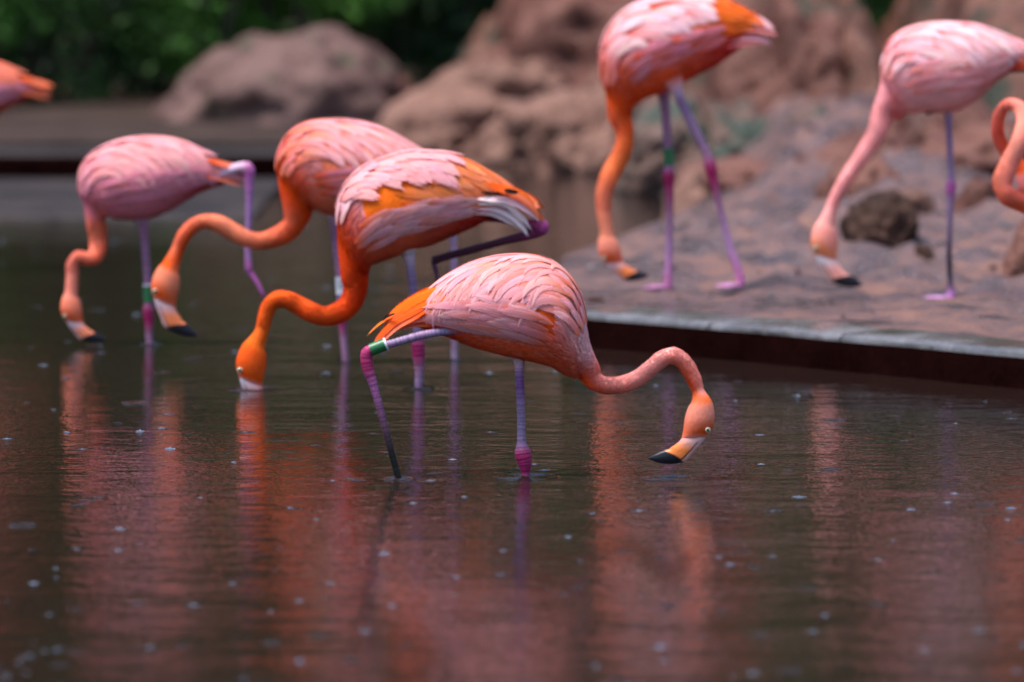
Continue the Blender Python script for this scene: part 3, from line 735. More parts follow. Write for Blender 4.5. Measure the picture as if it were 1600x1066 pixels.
    def leg(b, pts, cols, label=None, scutes=True, dy=0.0, ns=16, n=260):
        """pts: px, py, radius px, depth offset, colour key index"""
        P3 = np.array([b.pt(x, y, d + dy) for x, y, r_, d in pts]); R = np.array([p[2] * b.k for p in pts])
        Cc = np.array(cols, float)
        q = catmull(np.concatenate([P3, R[:, None], Cc], 1), n)
        c, rad, col = q[:, :3], np.maximum(q[:, 3], .002), np.clip(q[:, 4:7], .004, .9)
        T = np.gradient(c, axis=0); L = np.concatenate([[0], np.cumsum(np.linalg.norm(np.diff(c, axis=0), axis=1))]); T /= np.linalg.norm(T, axis=1)[:, None]
        if scutes:
            saw = (L / 0.0125 + 0.35 * np.sin(L * 61) + .2 * np.sin(L * 173)) % 1.0; rad = rad * (0.94 + 0.11 * np.sqrt(saw)); col = col * (0.62 + .5 * saw)[:, None]  # colour follows the ridges: highlight painted on rims, shade in grooves
        A = np.cross(T, np.array([0, 1, 0.])); A /= np.linalg.norm(A, axis=1)[:, None]; Bv = np.cross(T, A)
        an = np.linspace(0, 2 * np.pi, ns, endpoint=False)
        v = (c[:, None] + rad[:, None, None] * (A[:, None] * np.cos(an)[None, :, None] + Bv[:, None] * np.sin(an)[None, :, None])).reshape(-1, 3)
        f = grid_faces(n, ns, True); m = n * ns; f.append(tuple(range(ns))); f.append(tuple(range(m - ns, m)))
        o = obj("leg", v, f, M_LEG, b.root, cols=np.repeat(col, ns, 0))
        o.parent = b.root
        b.lastleg = (o, c, rad)
        return o
    def band(b, leg, p0, p1, rpx, mat, dy=0.0, rim=None, text=None):
        a, e = b.pt(*p0, dy), b.pt(*p1, dy); ax = (e - a); Lb = np.linalg.norm(ax); ax /= Lb
        s = np.cross(ax, np.array([0, 1, 0.])); s /= np.linalg.norm(s); t = np.cross(ax, s); R = rpx * b.k
        an = np.linspace(0, 2 * np.pi, 28, endpoint=False); v = []
        def tb(h0, h1, r0, r1):
            vv = []
            for h, r_ in ((h0, r0), (h0, r1), (h1, r1), (h1, r0)):
                for q in an: vv.append(a + ax * h + r_ * (s * math.cos(q) + t * math.sin(q)))
            ff = grid_faces(4, 28, True) + [(3 * 28 + j, 3 * 28 + (j + 1) % 28, (j + 1) % 28, j) for j in range(28)]
            return vv, ff
        vv, ff = tb(0, Lb, R * .82, R)
        o = obj("leg_band", vv, ff, mat, leg, smooth=False)
        if rim:
            vv, ff = tb(-0.0012, 0.004, R * .80, R * 1.05); obj("band_rim", vv, ff, M_BAND_W, leg, smooth=False)
        if text:
            cu = bpy.data.curves.new("band_number", 'FONT'); cu.body = text; cu.size = R * 2.0; cu.align_x = 'CENTER'; cu.align_y = 'CENTER'
            to = bpy.data.objects.new("tmp", cu); scene.collection.objects.link(to)
            dg = bpy.context.evaluated_depsgraph_get(); me = bpy.data.meshes.new_from_object(to.evaluated_get(dg)); bpy.data.objects.remove(to)
            mid = (a + e) / 2; up = ax if ax[2] > 0 else -ax
            left = np.array([-1.0, 0, 0])
            for vt in me.vertices:
                x, y = vt.co.x, vt.co.y          # reads upwards: x along the leg, glyph top to the left
                ang = (y - 0.25 * R) / R
                pos = mid + up * x + (R * 1.02) * (left * math.sin(ang) + np.array([0, -1.0, 0]) * math.cos(ang))
                vt.co = Vector(pos)
            me.materials.clear(); me.materials.append(M_INK); me.name = "band_number"
            link(bpy.data.objects.new("band_number", me), leg)
    def foot(b, leg, p, dirv, L=0.085, spread=32, col=(.55, .22, .42), pitch=0.0, flat=1.0):
        """three webbed toes from point p along dirv (unit, in the bird's frame)"""
        d = Vector(dirv).normalized(); sidev = Vector((0, 1, 0)); v = []; f = []; c = []
        if abs(d.y) > .9: sidev = Vector((1, 0, 0))
        sidev = (sidev - d * sidev.dot(d)).normalized() * flat; up = d.cross(sidev).normalized()
        if up.z < 0: up = -up
        tips = []
        for a, l in ((-spread, .92), (0, 1.0), (spread, .9)):
            a = math.radians(a); tips.append(Vector(p) + (d * math.cos(a) + sidev * math.sin(a)) * L * l)
        for tp in tips:
            mid = Vector(p) * .5 + tp * .5 + up * .004
            vv, ff, rr, _ = tube([p, mid, tp], [.0085, .0065, .003], 8, 14)
            f += [tuple(i + len(v) for i in g) for g in ff]; v += vv.tolist()
        c = [np.array(col) * (0.85 + .3 * b.r.random()) for _ in v]
        o = obj("foot", v, f, M_LEG, leg, cols=c)
        w = []; wf = []
        for t0, t1 in ((0, 1), (1, 2)):
            k = len(w); m = (tips[t0] + tips[t1]) * .5 * .82 + Vector(p) * .18
            for h in (.0015, -.0015):
                for q in (Vector(p), tips[t0] * .92 + Vector(p) * .08, m, tips[t1] * .92 + Vector(p) * .08): w.append(q + up * h)
            wf += [(k, k+1, k+2, k+3), (k+7, k+6, k+5, k+4)] + [(k+i, k+4+i, k+4+(i+1) % 4, k+(i+1) % 4) for i in range(4)]
        obj("web", w, wf, M_LEG, leg, cols=[np.array(col) * .8 for _ in w], smooth=False)

# colours (linear albedo)
OR = (0.82, 0.095, 0.012); ORD = (0.70, 0.035, 0.004); ORY = (0.85, 0.15, 0.012); PK = (0.86, 0.235, 0.215); PALE = (0.90, 0.375, 0.395); WHP = (0.91, 0.57, 0.61)
TWH = (0.90, 0.72, 0.72); LAV = (0.80, 0.26, 0.33); RED = (0.50, 0.015, 0.012); SAL = (0.86, 0.20, 0.10); BLK = (0.012, 0.01, 0.012)
def pal(**k):
    d = dict(rump=OR, back=PALE, chest=PALE, vent=RED, belly=OR, chest2=OR, neck0=OR, neck1=OR, neck2=OR, neckhi=SAL, nape=PK, face=OR, lore=(.78, .62, .62),
             bill0=(.74, .62, .62), bill1=(.85, .27, .05)); d.update(k); return d
LG = (0.30, 0.18, 0.31); LGP = (0.34, 0.16, 0.27); JT = (0.36, 0.03, 0.12); LDK = (0.06, 0.02, 0.05); TUFT = (0.72, 0.45, 0.55)

WHITE3 = lambda c0=SAL: (c0, PALE, WHP)
def dress(b, scap, flank, mantle, tert, wingcol, full=True, dn=(9000, 8000), wing_rng=(.12, .80, 14, 112)):
    for side in (1, -1):
        w = b.wing(side, *wing_rng, wingcol)
        m = 1.0 if side == 1 else .6
        for nm, d in (("tertial_feather", tert), ("flank_feather", flank), ("scapular_feather", scap), ("mantle_feather", mantle)):
            if not d: continue
            d = dict(d); n = max(3, int(d.pop('n') * m)); u0, u1 = d.pop('u')
            b.tract(w, nm, side, np.linspace(u0, u1, n), d.pop('th'), **d)
    b.down(*dn)

# ---- A: the near flamingo, facing right, in sharp focus
A = Bird("nearest flamingo facing right with a green band on its raised leg", 15.3, 1, (821, 745), seed=11,
         pal=pal(rump=ORY, back=PALE, chest=(.90, .54, .55), belly=(.90, .13, .04), chest2=(.88, .20, .11), vent=ORD, neck0=OR, neck1=(.88, .32, .25), neck2=(.84, .14, .03), neckhi=(.9, .58, .58), nape=(.87, .27, .18), face=(.80, .11, .022), bill0=(.74, .46, .44), bill1=(.84, .22, .05)))  # pale pink chest and mid neck, lightened further as a painted highlight
A.body([(628, 492, 630, 497, .012), (660, 470, 668, 513, .05), (700, 436, 706, 526, .09), (745, 413, 745, 541, .115), (790, 404, 785, 552, .13), (830, 404, 815, 559, .135),
        (865, 415, 845, 566, .13), (892, 442, 868, 574, .12), (907, 476, 882, 582, .10), (915, 508, 893, 588, .08), (922, 538, 899, 591, .058)],
       [(921, 583, 18, 0), (930, 595, 14.5, 0), (946, 602, 13, -.005), (970, 601, 13, -.01), (996, 591, 12.5, -.02), (1018, 574, 12, -.03), (1036, 560, 12.5, -.035), (1053, 556, 13, -.04), (1069, 567, 12.2, -.04), (1083, 590, 11, -.04), (1091, 612, 9.8, -.04)],
       (1092.5, 616), (1014, 717))
dress(A, scap=dict(n=20, u=(.34, .84), th=[62, 46, 28, 12], L=.175, wd=.0108, a0=-6, a1=84, cols=((.84, .20, .10), PALE, WHP), h0=.008, lift=.0035, tipw=.12, blunt=.5, fray=.08, edge=.55),
      flank=dict(n=9, u=(.34, .72), th=[122, 112, 102, 92], L=.15, wd=.010, a0=-8, a1=6, cols=((.84, .18, .10), (.84, .34, .38), WHP), h0=.006, lift=.003),
      mantle=dict(n=6, u=(.78, .92), th=[72, 56, 40, 24, 8], L=.07, wd=.009, a0=0, a1=20, cols=(SAL, PALE, WHP), h0=.005, lift=.003),
      tert=dict(n=7, u=(.08, .36), th=[76, 58, 40, 24, 8], L=.15, wd=.016, a0=8, a1=62, cols=(ORY, ORY, (.86, .33, .10)), h0=.005, lift=.003), wingcol=OR, dn=(12000, 12000))
for pts, w, c in [([(668, 476), (620, 500), (590, 530), (577, 560)], 14, (OR, OR, SAL)), ([(665, 485), (622, 508), (596, 532), (583, 552)], 12, (OR, SAL, PK)),
                  ([(676, 492), (640, 500), (612, 512), (600, 524)], 14, (SAL, PK, PALE)), ([(690, 505), (650, 505), (620, 512), (604, 520)], 12, (ORD, SAL, PK)),
                  ([(618, 488), (610, 491), (602, 496), (596, 503)], 5, (BLK, BLK, BLK)), ([(690, 448), (650, 466), (618, 488), (596, 506)], 22, (ORY, ORY, OR)),
                  ([(680, 462), (645, 478), (615, 495), (598, 510)], 20, (ORY, OR, SAL))]:
    A.plume("tail_feather", pts, w, c)
lg = A.leg([(806, 536, 22, .0), (808, 553, 15, .0), (811, 562, 9, 0), (812, 590, 7, 0), (814, 640, 6.6, 0), (815, 690, 7.2, 0), (817, 708, 13, 0), (820, 724, 11, 0), (821, 738, 7, 0), (822, 760, 6, 0), (824, 830, 6, .02)],
           [PK, TUFT, TUFT, (.25, .10, .28), LG, LG, JT, JT, JT, LG, LG])
lg = A.leg([(735, 512, 15, -.06), (706, 516, 7, -.06), (660, 524, 6.6, -.06), (605, 539, 6.4, -.06), (584, 545, 8, -.06), (573, 553, 9.5, -.06), (575, 575, 9, -.06), (583, 600, 6.8, -.06), (597, 650, 5.8, -.06), (610, 700, 5.4, -.06), (622, 745, 5.2, -.06), (640, 810, 5.2, -.06)],
           [ORD, LG, LG, LG, JT, JT, JT, (.34, .10, .26), (.15, .06, .12), (.018, .012, .015), (.008, .007, .008), (.008, .007, .008)])
A.band(lg, (604, 537.5), (579, 547), 10, M_BAND_G, -.06, rim=True)

# ---- C: second flamingo, facing left, bill in the water
C = Bird("bright orange flamingo dipping its bill, one leg folded back under its white tail", 18.2, -1, (655, 606), seed=23,
         pal=pal(rump=ORY, back=PALE, chest=OR, belly=(.78, .12, .05), chest2=ORD, vent=RED, fluff=.15, neck0=ORD, neck1=OR, neck2=(.82, .14, .015), neckhi=(.84, .15, .03), nape=OR, face=OR, bill0=(.66, .56, .62), bill1=(.70, .20, .13)))
C.body([(805, 302, 800, 320, .02), (765, 275, 755, 345, .06), (720, 251, 712, 365, .095), (675, 243, 672, 381, .12), (630, 245, 640, 390, .13), (590, 257, 615, 400, .13), (560, 274, 594, 408, .12),
        (540, 299, 582, 414, .105), (530, 330, 577, 419, .085), (528, 365, 576, 424, .065), (529, 393, 575, 430, .05)],
       [(554, 432, 21, 0), (555, 453, 18.5, 0), (546, 475, 17, 0), (530, 488, 16.5, 0), (507, 494, 15, -.01), (487, 488, 15, -.02), (468, 478, 14.5, -.02), (450, 469, 13.5, -.03), (434, 468, 13.5, -.03), (421, 478, 12, -.03), (414, 497, 11, -.03), (409, 517, 10.6, -.03)],
       (406, 529), (448, 652))
dress(C, scap=dict(n=8, u=(.42, .80), th=[46, 34, 20, 6], L=.11, wd=.018, a0=20, a1=50, cols=((.85, .34, .30), PALE, WHP), h0=.013, fray=.35, tipw=.25, blunt=.5, lift=.004, edge=.3),
      flank=dict(n=9, u=(.38, .84), th=[122, 112, 102, 94], L=.14, wd=.012, a0=-4, a1=4, cols=((.84, .16, .06), (.84, .36, .40), TWH), h0=.006, fray=.25, lift=.003),
      mantle=dict(n=4, u=(.80, .90), th=[44, 28, 12], L=.08, wd=.012, a0=4, a1=24, cols=(PALE, WHP, WHP), h0=.008, lift=.003),
      tert=dict(n=7, u=(.08, .56), th=[84, 70, 54, 38, 20, 6], L=.155, wd=.019, a0=6, a1=44, cols=((.84, .15, .02), (.86, .24, .09), PK), h0=.005, lift=.003), wingcol=ORY, dn=(9000, 10000))
for pts, w, c in [([(735, 322), (775, 325), (810, 345), (829, 375)], 13, (PALE, TWH, TWH)), ([(740, 315), (785, 316), (815, 338), (834, 363)], 13, (TWH, TWH, TWH)), ([(745, 308), (795, 312), (828, 330), (845, 348)], 13, (TWH, WHP, WHP)),
                  ([(725, 330), (765, 330), (800, 346), (818, 362)], 14, (PK, TWH, TWH)), ([(770, 293), (805, 302), (832, 322), (846, 345)], 13, (OR, SAL, ORY)), ([(760, 285), (795, 294), (822, 306), (840, 326)], 13, (OR, ORY, SAL)),
                                    ([(682, 318), (698, 335), (708, 352), (713, 366)], 18, (ORD, OR, OR))]:
    C.plume("tail_feather", pts, w, c, spread=.022)
for pts, w in [([(752, 299), (768, 300), (785, 301), (802, 305)], 6), ([(788, 295), (803, 298), (816, 302), (830, 310)], 9)]:
    C.plume("flight_feather", pts, w, (BLK, BLK, BLK), spread=.03, root=.045, tipw=.15)
lg = C.leg([(634, 372, 26, 0), (637, 392, 15, 0), (639, 401, 9, 0), (643, 430, 7, 0), (648, 480, 6.6, 0), (652, 515, 7, 0), (653, 538, 10.5, 0), (654, 556, 9.5, 0), (655, 580, 7, 0), (654, 606, 6, 0), (657, 680, 6, 0)],
           [TUFT, (.85, .7, .76), (.7, .5, .62), LG, LG, LG, JT, JT, LGP, LG, LG])
lg = C.leg([(715, 335, 16, .05), (770, 338, 9, .05), (825, 350, 8, .04), (846, 355, 12, .04), (835, 364, 9, .05), (790, 376, 6.4, .06), (735, 391, 6.2, .07), (693, 402, 6.2, .08), (676, 408, 7, .08)],
           [RED, JT, JT, (.42, .06, .22), (.25, .03, .12), (.10, .015, .045), (.08, .012, .035), (.07, .012, .035), (.06, .01, .03)])
C.foot(lg, C.pt(677, 408, .08), (0.15, 0.1, -1), L=.095, spread=18, col=(.10, .02, .07))

# ---- B: behind C
Bd = Bird("pink flamingo half hidden behind the orange one, white numbered band on its leg", 19.3, -1, (540, 562), seed=31,
          pal=pal(rump=SAL, back=PALE, chest=OR, belly=SAL, chest2=OR, vent=ORD, neck0=OR, neck1=(.84, .24, .11), neck2=OR, neckhi=(.85, .3, .2), nape=(.86, .24, .13), face=OR, bill0=(.74, .55, .60), bill1=(.86, .22, .08)))
Bd.body([(720, 290, 716, 302, .02), (680, 254, 690, 325, .055), (640, 229, 660, 338, .09), (600, 206, 625, 342, .115), (560, 194, 590, 342, .125), (520, 191, 556, 340, .128), (483, 194, 528, 337, .122),
         (456, 208, 508, 333, .11), (440, 231, 497, 329, .095), (434, 258, 491, 328, .075), (436, 288, 488, 330, .057)],
        [(463, 342, 19, 0), (450, 360, 16.5, 0), (428, 372, 14.8, 0), (404, 377, 13, -.01), (384, 372, 13.2, -.02), (362, 361, 14, -.02), (340, 349, 13.2, -.03), (320, 346, 11.2, -.03), (302, 353, 11, -.03), (287, 369, 10.6, -.03), (277, 391, 10, -.03)],
        (272, 410), (309, 526))
dress(Bd, scap=dict(n=14, u=(.34, .84), th=[64, 46, 28, 10], L=.18, wd=.0125, a0=-4, a1=70, cols=((.84, .24, .14), PALE, WHP), h0=.008, lift=.0035, tipw=.12, blunt=.5, edge=.5),
      flank=dict(n=8, u=(.36, .80), th=[118, 106, 94], L=.15, wd=.012, a0=-10, a1=4, cols=(OR, LAV, PALE), h0=.006, lift=.003),
      mantle=dict(n=5, u=(.80, .95), th=[66, 48, 30, 12], L=.08, wd=.010, a0=0, a1=20, cols=(SAL, PK, PALE), h0=.005, lift=.003),
      tert=dict(n=6, u=(.06, .40), th=[74, 56, 36, 14], L=.19, wd=.018, a0=8, a1=36, cols=(ORY, SAL, PK), h0=.005, lift=.003), wingcol=SAL)
for pts, w, c in [([(700, 280), (725, 300), (745, 325)], 13, (OR, SAL, PK)), ([(690, 268), (722, 290), (742, 315)], 11, (BLK, BLK, BLK))]: Bd.plume("tail_feather", pts, w, c)
lg = Bd.leg([(520, 318, 22, 0), (522, 336, 12, 0), (523, 350, 7.5, 0), (526, 390, 6.4, 0), (531, 430, 6.2, 0), (533, 468, 6.5, 0), (534, 486, 9.5, 0), (535, 505, 7, 0), (537, 530, 5.6, 0), (540, 562, 5.4, 0), (546, 640, 5.4, 0)],
            [SAL, TUFT, LGP, LGP, LGP, LG, JT, JT, LGP, LGP, LG])
Bd.band(lg, (531.4, 433), (533, 460), 7.6, M_BAND_W, 0, text="105")
lg = Bd.leg([(690, 318, 18, .09), (704, 345, 9, .09), (708, 372, 6, .09), (709, 430, 5.4, .09), (709, 470, 6, .09), (709, 486, 8.5, .09), (710, 505, 6, .09), (710, 555, 5, .09), (713, 640, 5, .09)],
            [SAL, LGP, (.52, .30, .44), (.52, .30, .46), LGP, JT, JT, (.5, .32, .44), LG])

# ---- L: left flamingo
L_T = [(372, 266, 369, 278, .012), (350, 256, 346, 287, .032), (320, 241, 318, 297, .06), (285, 225, 290, 312, .095), (250, 218, 258, 331, .12), (215, 218, 226, 341, .128), (183, 224, 202, 342, .125), (156, 236, 185, 341, .115),
       (137, 251, 174, 340, .1), (126, 272, 168, 339, .08), (125, 297, 165, 341, .06), (131, 320, 164, 345, .045)]
L_N = [(151, 352, 15, 0), (153, 372, 13.5, 0), (153, 389, 13, -.01), (146, 402, 12, -.03), (134, 404, 10.5, -.04), (122, 402, 10, -.05), (114, 412, 9.5, -.05), (113, 432, 9.5, -.05)]
L_PAL = pal(rump=OR, back=PALE, chest=LAV, belly=LAV, chest2=(.84, .3, .26), vent=RED, neck0=(.84, .20, .10), neck1=SAL, neck2=(.86, .26, .18), neckhi=(.87, .30, .22), nape=(.85, .22, .13), face=(.80, .12, .03), bill0=(.70, .55, .60), bill1=(.84, .24, .12))
def left_kind(b, T, Nn, J, Tp, m, warm=False):
    P1, P2 = (SAL, PK) if warm else (PALE, WHP)
    b.body(T, Nn, J, Tp)
    dress(b, scap=dict(n=13, u=(.28, .84), th=[66, 48, 30, 10], L=.18, wd=.0135, a0=-4, a1=74, cols=((.80, .20, .15) if warm else (.80, .27, .26), P1, P2), h0=.008, lift=.0035, tipw=.12, blunt=.5, edge=.55),
          flank=dict(n=8, u=(.34, .82), th=[120, 106, 92], L=.15, wd=.013, a0=-10, a1=4, cols=(LAV, LAV, PALE), h0=.006, lift=.003),
          mantle=dict(n=5, u=(.80, .95), th=[66, 44, 22], L=.08, wd=.011, a0=0, a1=20, cols=(LAV, PALE, WHP), h0=.005, lift=.003),
          tert=dict(n=5, u=(.16, .34), th=[72, 50, 28, 10], L=.105, wd=.016, a0=6, a1=22, cols=(OR, SAL, PK if warm else PALE), h0=.005, lift=.003), wingcol=OR if warm else SAL, dn=(7000, 6000))
    for pts, w, c in [([(315, 268), (345, 276), (368, 284), (384, 292)], 14, (OR, SAL, P1)), ([(320, 258), (350, 268), (372, 276), (386, 284)], 13, (SAL, P1, P1)), ([(325, 248), (352, 256), (374, 262), (390, 266)], 12, (OR, SAL, P1)),
                      ([(318, 240), (338, 245), (352, 250), (364, 256)], 7, (BLK, BLK, BLK)), ([(310, 256), (335, 262), (356, 268), (372, 276)], 14, (ORY, OR, SAL))]:
        b.plume("tail_feather", [m(x, y) for x, y in pts], w, c)
L = Bird("pale lavender pink flamingo at the left, green band, one leg stretched out behind", 20.1, -1, (234, 540), seed=41, pal=L_PAL)
left_kind(L, L_T, L_N, (113.5, 455), (165, 530), lambda x, y: (x, y))
lg = L.leg([(218, 322, 22, 0), (221, 342, 13, 0), (224, 352, 8, 0), (227, 390, 6.2, 0), (230, 430, 6, 0), (232, 468, 6.5, 0), (232, 486, 8.8, 0), (233, 505, 6.8, 0), (233, 525, 5.4, 0), (234, 542, 5.2, 0), (236, 610, 5.2, 0)],
           [LAV, (.6, .42, .62), LGP, LGP, LGP, LGP, JT, JT, LGP, LGP, LG])
L.band(lg, (231.5, 445), (232, 472), 8.2, M_BAND_G, 0, rim=True)
lg = L.leg([(325, 280, 14, -.03), (355, 268, 8, -.03), (376, 262, 8.5, -.03), (387, 264, 10, -.03), (389, 280, 8, -.03), (389, 320, 5.2, -.03), (387, 390, 4.6, -.03), (389, 422, 5.6, -.03)],
           [LAV, (.6, .4, .55), (.7, .45, .58), (.5, .14, .36), (.48, .15, .40), (.42, .2, .46), (.40, .2, .44), (.45, .1, .36)])
L.foot(lg, L.pt(388, 422, -.03), (0.5, 0.1, -.85), L=.115, spread=14, col=(.42, .10, .34))

# ---- G: the tail at the left edge belongs to another wading bird
GY = 24.4; gs = 20.1 / GY * .98
def gm(x, y): return (86 - (390 - x) * gs, 156 + (y - 292) * gs)
G = Bird("flamingo cut off by the left edge, only its orange tail showing", GY, -1, gm(234, 540), seed=47, pal=pal(**{**L_PAL, 'back': SAL, 'belly': OR, 'rump': ORY}))
gz = G.org
left_kind(G, [(*gm(a, c), *gm(d, e), w) for a, c, d, e, w in L_T], [(*gm(x, y), r_ * gs, d) for x, y, r_, d in L_N], gm(113.5, 455), gm(165, 530), gm, True)
for x0, dy in ((222, 0), (240, .07)):
    fp = W(*gm(x0 + 10, 542))
    G.leg([(*gm(x0 - 4, 322), 16, dy), (*gm(x0, 345), 9, dy), (*gm(x0 + 3, 400), 5, dy), (*gm(x0 + 6, 470), 7, dy), (*gm(x0 + 8, 520), 4.6, dy), (*gm(x0 + 14, 760), 4.6, dy)], [SAL, LGP, LGP, JT, LGP, LG])

# ---- D and E on the bank, F at the right edge
pD = bank_hit(1044, 452)
D = Bird("tall orange and pink flamingo standing on the bank with a green leg band", float(pD[1]), -1, (1044, 452), float(pD[2]), seed=53, group="flamingos on the bank",
         pal=pal(rump=OR, back=PALE, chest=OR, belly=OR, chest2=OR, vent=RED, neck0=OR, neck1=(.84, .19, .04), neck2=(.85, .26, .15), neckhi=SAL, nape=(.85, .26, .17), face=OR, bill0=(.74, .5, .5), bill1=(.86, .22, .06)))
D.body([(1188, 34, 1186, 50, .02), (1150, 11, 1148, 80, .06), (1110, -5, 1112, 104, .1), (1070, -11, 1078, 122, .125), (1030, -5, 1048, 136, .132), (995, 9, 1024, 146, .13), (969, 27, 1006, 154, .118),
        (950, 52, 996, 160, .1), (940, 86, 990, 166, .078), (940, 120, 987, 170, .058), (947, 150, 986, 176, .045)],
       [(968, 182, 17, 0), (975, 202, 14.5, 0), (976, 222, 13.5, 0), (968, 247, 14, 0), (953, 274, 14, -.02), (944, 301, 12.5, -.03), (944, 332, 11, -.03)], (950, 362), (1014, 431))
dress(D, scap=dict(n=9, u=(.42, .84), th=[60, 42, 24, 8], L=.15, wd=.018, a0=4, a1=44, cols=(PK, WHP, WHP), h0=.008, lift=.004),
      flank=dict(n=7, u=(.38, .82), th=[114, 102, 90], L=.15, wd=.014, a0=-14, a1=-4, cols=(OR, LAV, PALE), h0=.006, lift=.003),
      mantle=dict(n=4, u=(.80, .95), th=[66, 44, 22], L=.08, wd=.012, a0=0, a1=20, cols=(SAL, PK, PALE), h0=.005, lift=.003),
      tert=dict(n=6, u=(.16, .50), th=[78, 60, 42, 24, 8], L=.13, wd=.018, a0=8, a1=24, cols=((.84, .12, .02), ORY, SAL), h0=.005, lift=.003), wingcol=OR, dn=(7000, 6000))
for pts, w, c in [([(1140, 45), (1170, 42), (1195, 46), (1217, 56)], 18, (SAL, PK, PALE)), ([(1130, 62), (1165, 56), (1190, 60), (1208, 72)], 18, (PK, PALE, WHP)), ([(1135, 20), (1165, 24), (1192, 35), (1214, 48)], 20, (PALE, WHP, PK)), ([(1120, 12), (1150, 16), (1180, 28), (1205, 42)], 20, (OR, SAL, PK)), ([(1120, 75), (1155, 66), (1180, 64), (1200, 68)], 16, (RED, PK, PALE))]:
    D.plume("tail_feather", pts, w, c)
lg = D.leg([(1034, 128, 20, .05), (1037, 148, 10, .05), (1040, 175, 7.5, .05), (1043, 225, 7, .05), (1045, 258, 7.4, .05), (1045, 272, 9.6, .05), (1046, 292, 7.4, .05), (1046, 340, 5.8, .05), (1045, 400, 5.8, .05), (1044, 440, 7, .05), (1044, 450, 7, .05)],
           [OR, LGP, LGP, LGP, (.5, .2, .4), JT, JT, LGP, (.5, .24, .46), (.6, .2, .42), (.6, .2, .42)])
D.band(lg, (1044.5, 231), (1046, 259), 9.2, M_BAND_G, .05)
D.foot(lg, D.pt(1044, 450, .05) , (-1, -.15, 0), L=.10, col=(.6, .25, .45))
lg = D.leg([(1050, 122, 22, -.04), (1056, 138, 10, -.04), (1064, 158, 7.6, -.04), (1084, 200, 7.2, -.04), (1104, 240, 7, -.04), (1110, 260, 9.6, -.04), (1115, 282, 7.6, -.04), (1124, 320, 5.8, -.04), (1140, 385, 5.8, -.04), (1156, 430, 7, -.04), (1158, 446, 7, -.04)],
           [SAL, TUFT, LG, LG, LGP, JT, JT, LGP, (.5, .26, .48), (.6, .2, .42), (.6, .2, .42)])
D.foot(lg, D.pt(1158, 447, -.04), (-1, -.35, 0), L=.10, col=(.62, .28, .5))

pE = bank_hit(1485, 468)
E = Bird("pale pink flamingo on the bank at the right reaching down with a long straight neck", float(pE[1]), -1, (1485, 468), float(pE[2]), seed=61, group="flamingos on the bank",
         pal=pal(rump=SAL, back=WHP, chest=PALE, belly=(.86, .42, .42), chest2=PK, vent=RED, neck0=(.86, .32, .30), neck1=(.88, .38, .34), neck2=(.87, .36, .31), neckhi=PALE, nape=(.87, .30, .24), face=(.82, .25, .09), bill0=(.86, .80, .82), bill1=(.86, .35, .28)))
E.body([(1645, 86, 1642, 98, .01), (1605, 72, 1602, 102, .035), (1568, 58, 1562, 122, .075), (1530, 44, 1530, 150, .11), (1495, 39, 1498, 170, .128), (1460, 39, 1468, 174, .13), (1428, 45, 1444, 174, .122), (1403, 57, 1426, 176, .108),
        (1386, 77, 1414, 178, .09), (1378, 103, 1407, 183, .072), (1376, 132, 1401, 188, .055)],
       [(1381, 175, 18, 0), (1369, 208, 14.5, -.01), (1347, 243, 12.5, -.02), (1325, 275, 11, -.03), (1308, 304, 10, -.03), (1299, 326, 9.6, -.03)], (1296, 341), (1347, 446))
dress(E, scap=dict(n=12, u=(.34, .84), th=[64, 46, 28, 10], L=.17, wd=.0145, a0=-2, a1=66, cols=(PK, WHP, WHP), h0=.008, lift=.0035, tipw=.15, blunt=.5, edge=.5),
      flank=dict(n=8, u=(.36, .82), th=[120, 106, 92], L=.15, wd=.014, a0=-16, a1=0, cols=(PK, PALE, WHP), h0=.006, lift=.003),
      mantle=dict(n=5, u=(.80, .95), th=[66, 44, 22], L=.08, wd=.012, a0=0, a1=20, cols=(PK, WHP, WHP), h0=.005, lift=.003),
      tert=dict(n=5, u=(.08, .36), th=[74, 54, 32, 12], L=.17, wd=.019, a0=6, a1=16, cols=(OR, SAL, PK), h0=.005, lift=.003), wingcol=PK, dn=(7000, 6000))
for pts, w, c in [([(1570, 90), (1605, 92), (1635, 98), (1660, 106)], 16, (OR, SAL, ORY)), ([(1570, 105), (1600, 102), (1630, 106), (1652, 114)], 12, (RED, OR, SAL)), ([(1575, 112), (1605, 110), (1630, 112), (1646, 118)], 6, (BLK, BLK, BLK))]:
    E.plume("tail_feather", pts, w, c)
lg = E.leg([(1484, 150, 24, 0), (1482, 170, 12, 0), (1482, 182, 6.4, 0), (1484, 230, 5.2, 0), (1486, 275, 5.6, 0), (1486, 293, 8.2, 0), (1485, 312, 6.2, 0), (1484, 350, 4.6, 0), (1483, 400, 4.6, 0), (1485, 445, 5, 0), (1486, 462, 7, 0), (1486, 467, 7, 0)],
           [PALE, TUFT, LG, LG, LG, (.42, .08, .30), LG, (.22, .14, .24), (.06, .04, .06), (.14, .08, .14), (.6, .24, .55), (.6, .24, .55)])
E.foot(lg, E.pt(1486, 467, 0), (-1, -.25, 0.02), L=.115, col=(.6, .3, .55))
lg = E.leg([(1500, 160, 12, .05), (1482, 166, 6, .05), (1466, 170, 5, .05), (1446, 178, 3, .05)], [PK, LDK, LDK, LDK], scutes=False, n=40)

